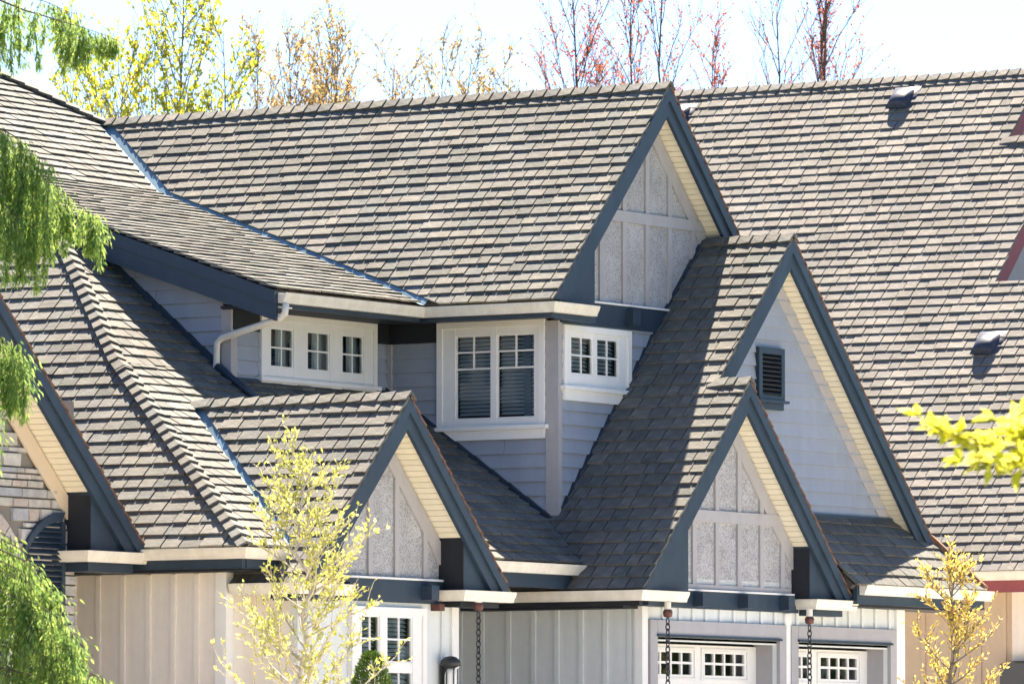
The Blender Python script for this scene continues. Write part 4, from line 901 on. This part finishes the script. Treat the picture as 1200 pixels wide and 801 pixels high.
# weeping cypress at the left edge
def cypress():
    rg = random.Random(9); D = 64.; b0 = (cam.location + (FV + RV * ((-85 - 600) / 8250)) * D).to_2d(); bx, by = b0; z0 = gz(bx, by); pm = D / 8250
    t = empty('weeping_cypress', (bx, by, z0), 'weeping cypress with drooping bright green sprays along the left edge of the picture', 'tree')
    wood = MB(); cr = MB(); B0 = Vector((bx, by, 0))
    wood.tube([Vector((bx, by, z0 - .1 + 11 * i / 10)) for i in range(11)], [.16 * (1 - i / 11) + .01 for i in range(11)], 8)
    def spray(p, L, w, n, d0=None):
        # pendulous branchlet: stem that falls, clothed in small flat scale sprigs
        d = (d0 or Vector((rg.gauss(0, .3), rg.gauss(0, .3), -1))).normalized(); q = p.copy(); ns = max(4, int(L / .05)); st = [q.copy()]
        for i in range(ns):
            d = (d + Vector((rg.gauss(0, .06), rg.gauss(0, .06), -.25))).normalized(); q = q + d * (L / ns); st.append(q.copy())
        wood.tube(st, [.004] * ns + [.002], 3, cap=False)
        for i in range(n):
            f = rg.random() ** .8; k = min(ns - 1, int(f * ns)); a = st[k].lerp(st[k + 1], rg.random()); ww = w * (math.sin(min(1, f * 1.25 + .18) * math.pi * .93) * .8 + .25)
            o = Vector((rg.gauss(0, 1), rg.gauss(0, 1), 0)); o = o.normalized() * abs(rg.gauss(0, ww * .55)); dd = o * 2.2 / max(.05, w) * .35 + Vector((0, 0, -1)) + Vector((rg.gauss(0, .3), rg.gauss(0, .3), 0))
            leaf(cr, a + o * .8, dd, Vector((rg.gauss(0, 1), rg.gauss(0, 1), .2)), rg.uniform(.04, .1), rg.uniform(.009, .022), .2)
    def limb(pts, n, Lf, w, dens=1900, r0=.014):
        P_ = [B0 + RV * ((x + 85) * pm) + FV * f + Vector((0, 0, 1.6 + D * (945 - y) / 8250)) for x, y, f in pts]
        wood.tube(P_, [r0 * (1 - i / (len(P_) - 1)) ** 1.5 + .002 for i in range(len(P_))], 6)
        for i in range(n):
            q = rg.uniform(.12, .995) * (len(P_) - 1); k = int(q); a = P_[k].lerp(P_[k + 1], q - k); f = q / (len(P_) - 1)
            L = Lf(f) * rg.uniform(.6, 1.15); spray(a + Vector((rg.gauss(0, .03), rg.gauss(0, .03), 0)), L, w, int(dens * L * w) + 10)
    # top bough
    limb([(-85, -70, 0), (-30, -12, 0), (20, 8, .05), (70, 22, .1), (105, 33, .12), (128, 42, .15)], 34, lambda f: .62 * (1 - f) + .16, .14)
    limb([(-85, -20, .1), (-20, -20, .3), (40, -8, .4), (75, 6, .5)], 14, lambda f: .6 * (1 - f) + .2, .14)
    # middle boughs
    limb([(-85, 110, 0), (-30, 140, -.2), (10, 160, -.3), (28, 180, -.35), (58, 195, -.4)], 26, lambda f: .7 + .4 * f, .15)
    limb([(-85, 150, .2), (0, 200, .1), (50, 210, 0), (88, 240, -.1), (110, 262, -.15)], 26, lambda f: .8 - .45 * f, .14)
    limb([(-85, 190, 0), (-30, 215, -.2), (10, 250, -.4), (20, 262, -.5)], 16, lambda f: .55, .2)
    # left edge bough
    limb([(-85, 330, 0), (-40, 370, -.2), (0, 400, -.35), (22, 418, -.4)], 20, lambda f: .85 - .15 * f, .19)
    limb([(-85, 440, 0), (-40, 470, -.2), (-8, 490, -.35)], 10, lambda f: .6, .18)
    # skirt
    for k in range(26):
        yy = 648 + k * 11 + rg.uniform(-8, 8); tip = 34 + (yy - 648) * .8 + rg.uniform(-35, 8); f = rg.uniform(-.9, .35)
        limb([(-85, yy - 60, 0), (-30, yy - 45, f * .5), (tip * .5, yy - 18, f * .9), (tip, yy + rg.uniform(14, 40), f)], 20, lambda f: .62 - .28 * f, .15, dens=1050)
    # the rest of the tree, away from the picture
    for k in range(40):
        z = z0 + 1.0 + k * .24; a = rg.uniform(0, 2 * math.pi); d = Vector((math.cos(a), math.sin(a), 0))
        if d.dot(RV) > .1: d = d - RV * (d.dot(RV) + .4); d.normalize()
        L = 1.9 * (1 - .75 * k / 40); P_ = [Vector((bx, by, z)) + d * L * i / 4 + Vector((0, 0, .15 * math.sin(i) - .05 * i)) for i in range(5)]; wood.tube(P_, [.02, .016, .012, .008, .004], 5)
        for i in range(7): q = rg.uniform(.3, 3.99); j = int(q); spray(P_[j].lerp(P_[j + 1], q - j), rg.uniform(.4, .8), .15, 26)
    wood.build('trunk', M['redbark'], t, smooth=True); cr.build('crown', M['lf_cyp'], t)
cypress()
# clipped evergreen below the entry window
def shrub():
    rg = random.Random(2); x, y = .42, -9.0; z0 = gz(x, y); t = empty('evergreen_shrub', (x, y, z0), 'dense dark green conical shrub in front of the entry gable window', 'shrub')
    MB().tube([(x, y, z0 - .05), (x, y, z0 + .9), (x, y, z0 + 1.7)], [.05, .035, .01], 6).build('trunk', M['bark'], t)
    cr = MB(); Ht = 1.98
    for i in range(9000):
        h = rg.random() ** .8; r_ = .34 * math.sqrt(max(0, 1 - h ** 2.6)) * (rg.random() ** .25); a = rg.uniform(0, 2 * math.pi)
        p = Vector((x + r_ * math.cos(a), y + r_ * math.sin(a), z0 + .1 + h * (Ht - .1))); leaf(cr, p, Vector((math.cos(a) * .7, math.sin(a) * .7, .9)) + rdir(rg, .2, 1) * .4, rdir(rg, .5, 1), rg.uniform(.03, .06), .014, .2)
    cr.build('crown', M['lf_shrub'], t)
shrub()
# wood beyond the driveway, right of the frame; the garage door lites mirror it
def wood_edge():
    rg = random.Random(12); b = MB(); c = Vector((22, 35, 0)); ax = Vector((.84, -.54, 0)); dp = Vector((.54, .84, 0))
    for i in range(9000):
        a = rg.uniform(-16, 16); h = rg.random(); top = 8.5 + 2 * math.sin(a * .7) + 1.2 * math.sin(a * 1.9 + 1); d = rg.gauss(0, 1.1)
        p = c + ax * a + dp * d; z = gz(p.x, p.y) + h * top; leaf(b, Vector((p.x, p.y, z)), rdir(rg, rg.uniform(-.5, 1), 1), rdir(rg, .5, 1), rg.uniform(.4, .8), rg.uniform(.25, .45), .2)
    o = b.build('wood_edge', M['lf_wood']); tagt(o, 'dark green wood edge beyond the driveway, mirrored in the garage door panes', 'wood', kind='stuff')
wood_edge()
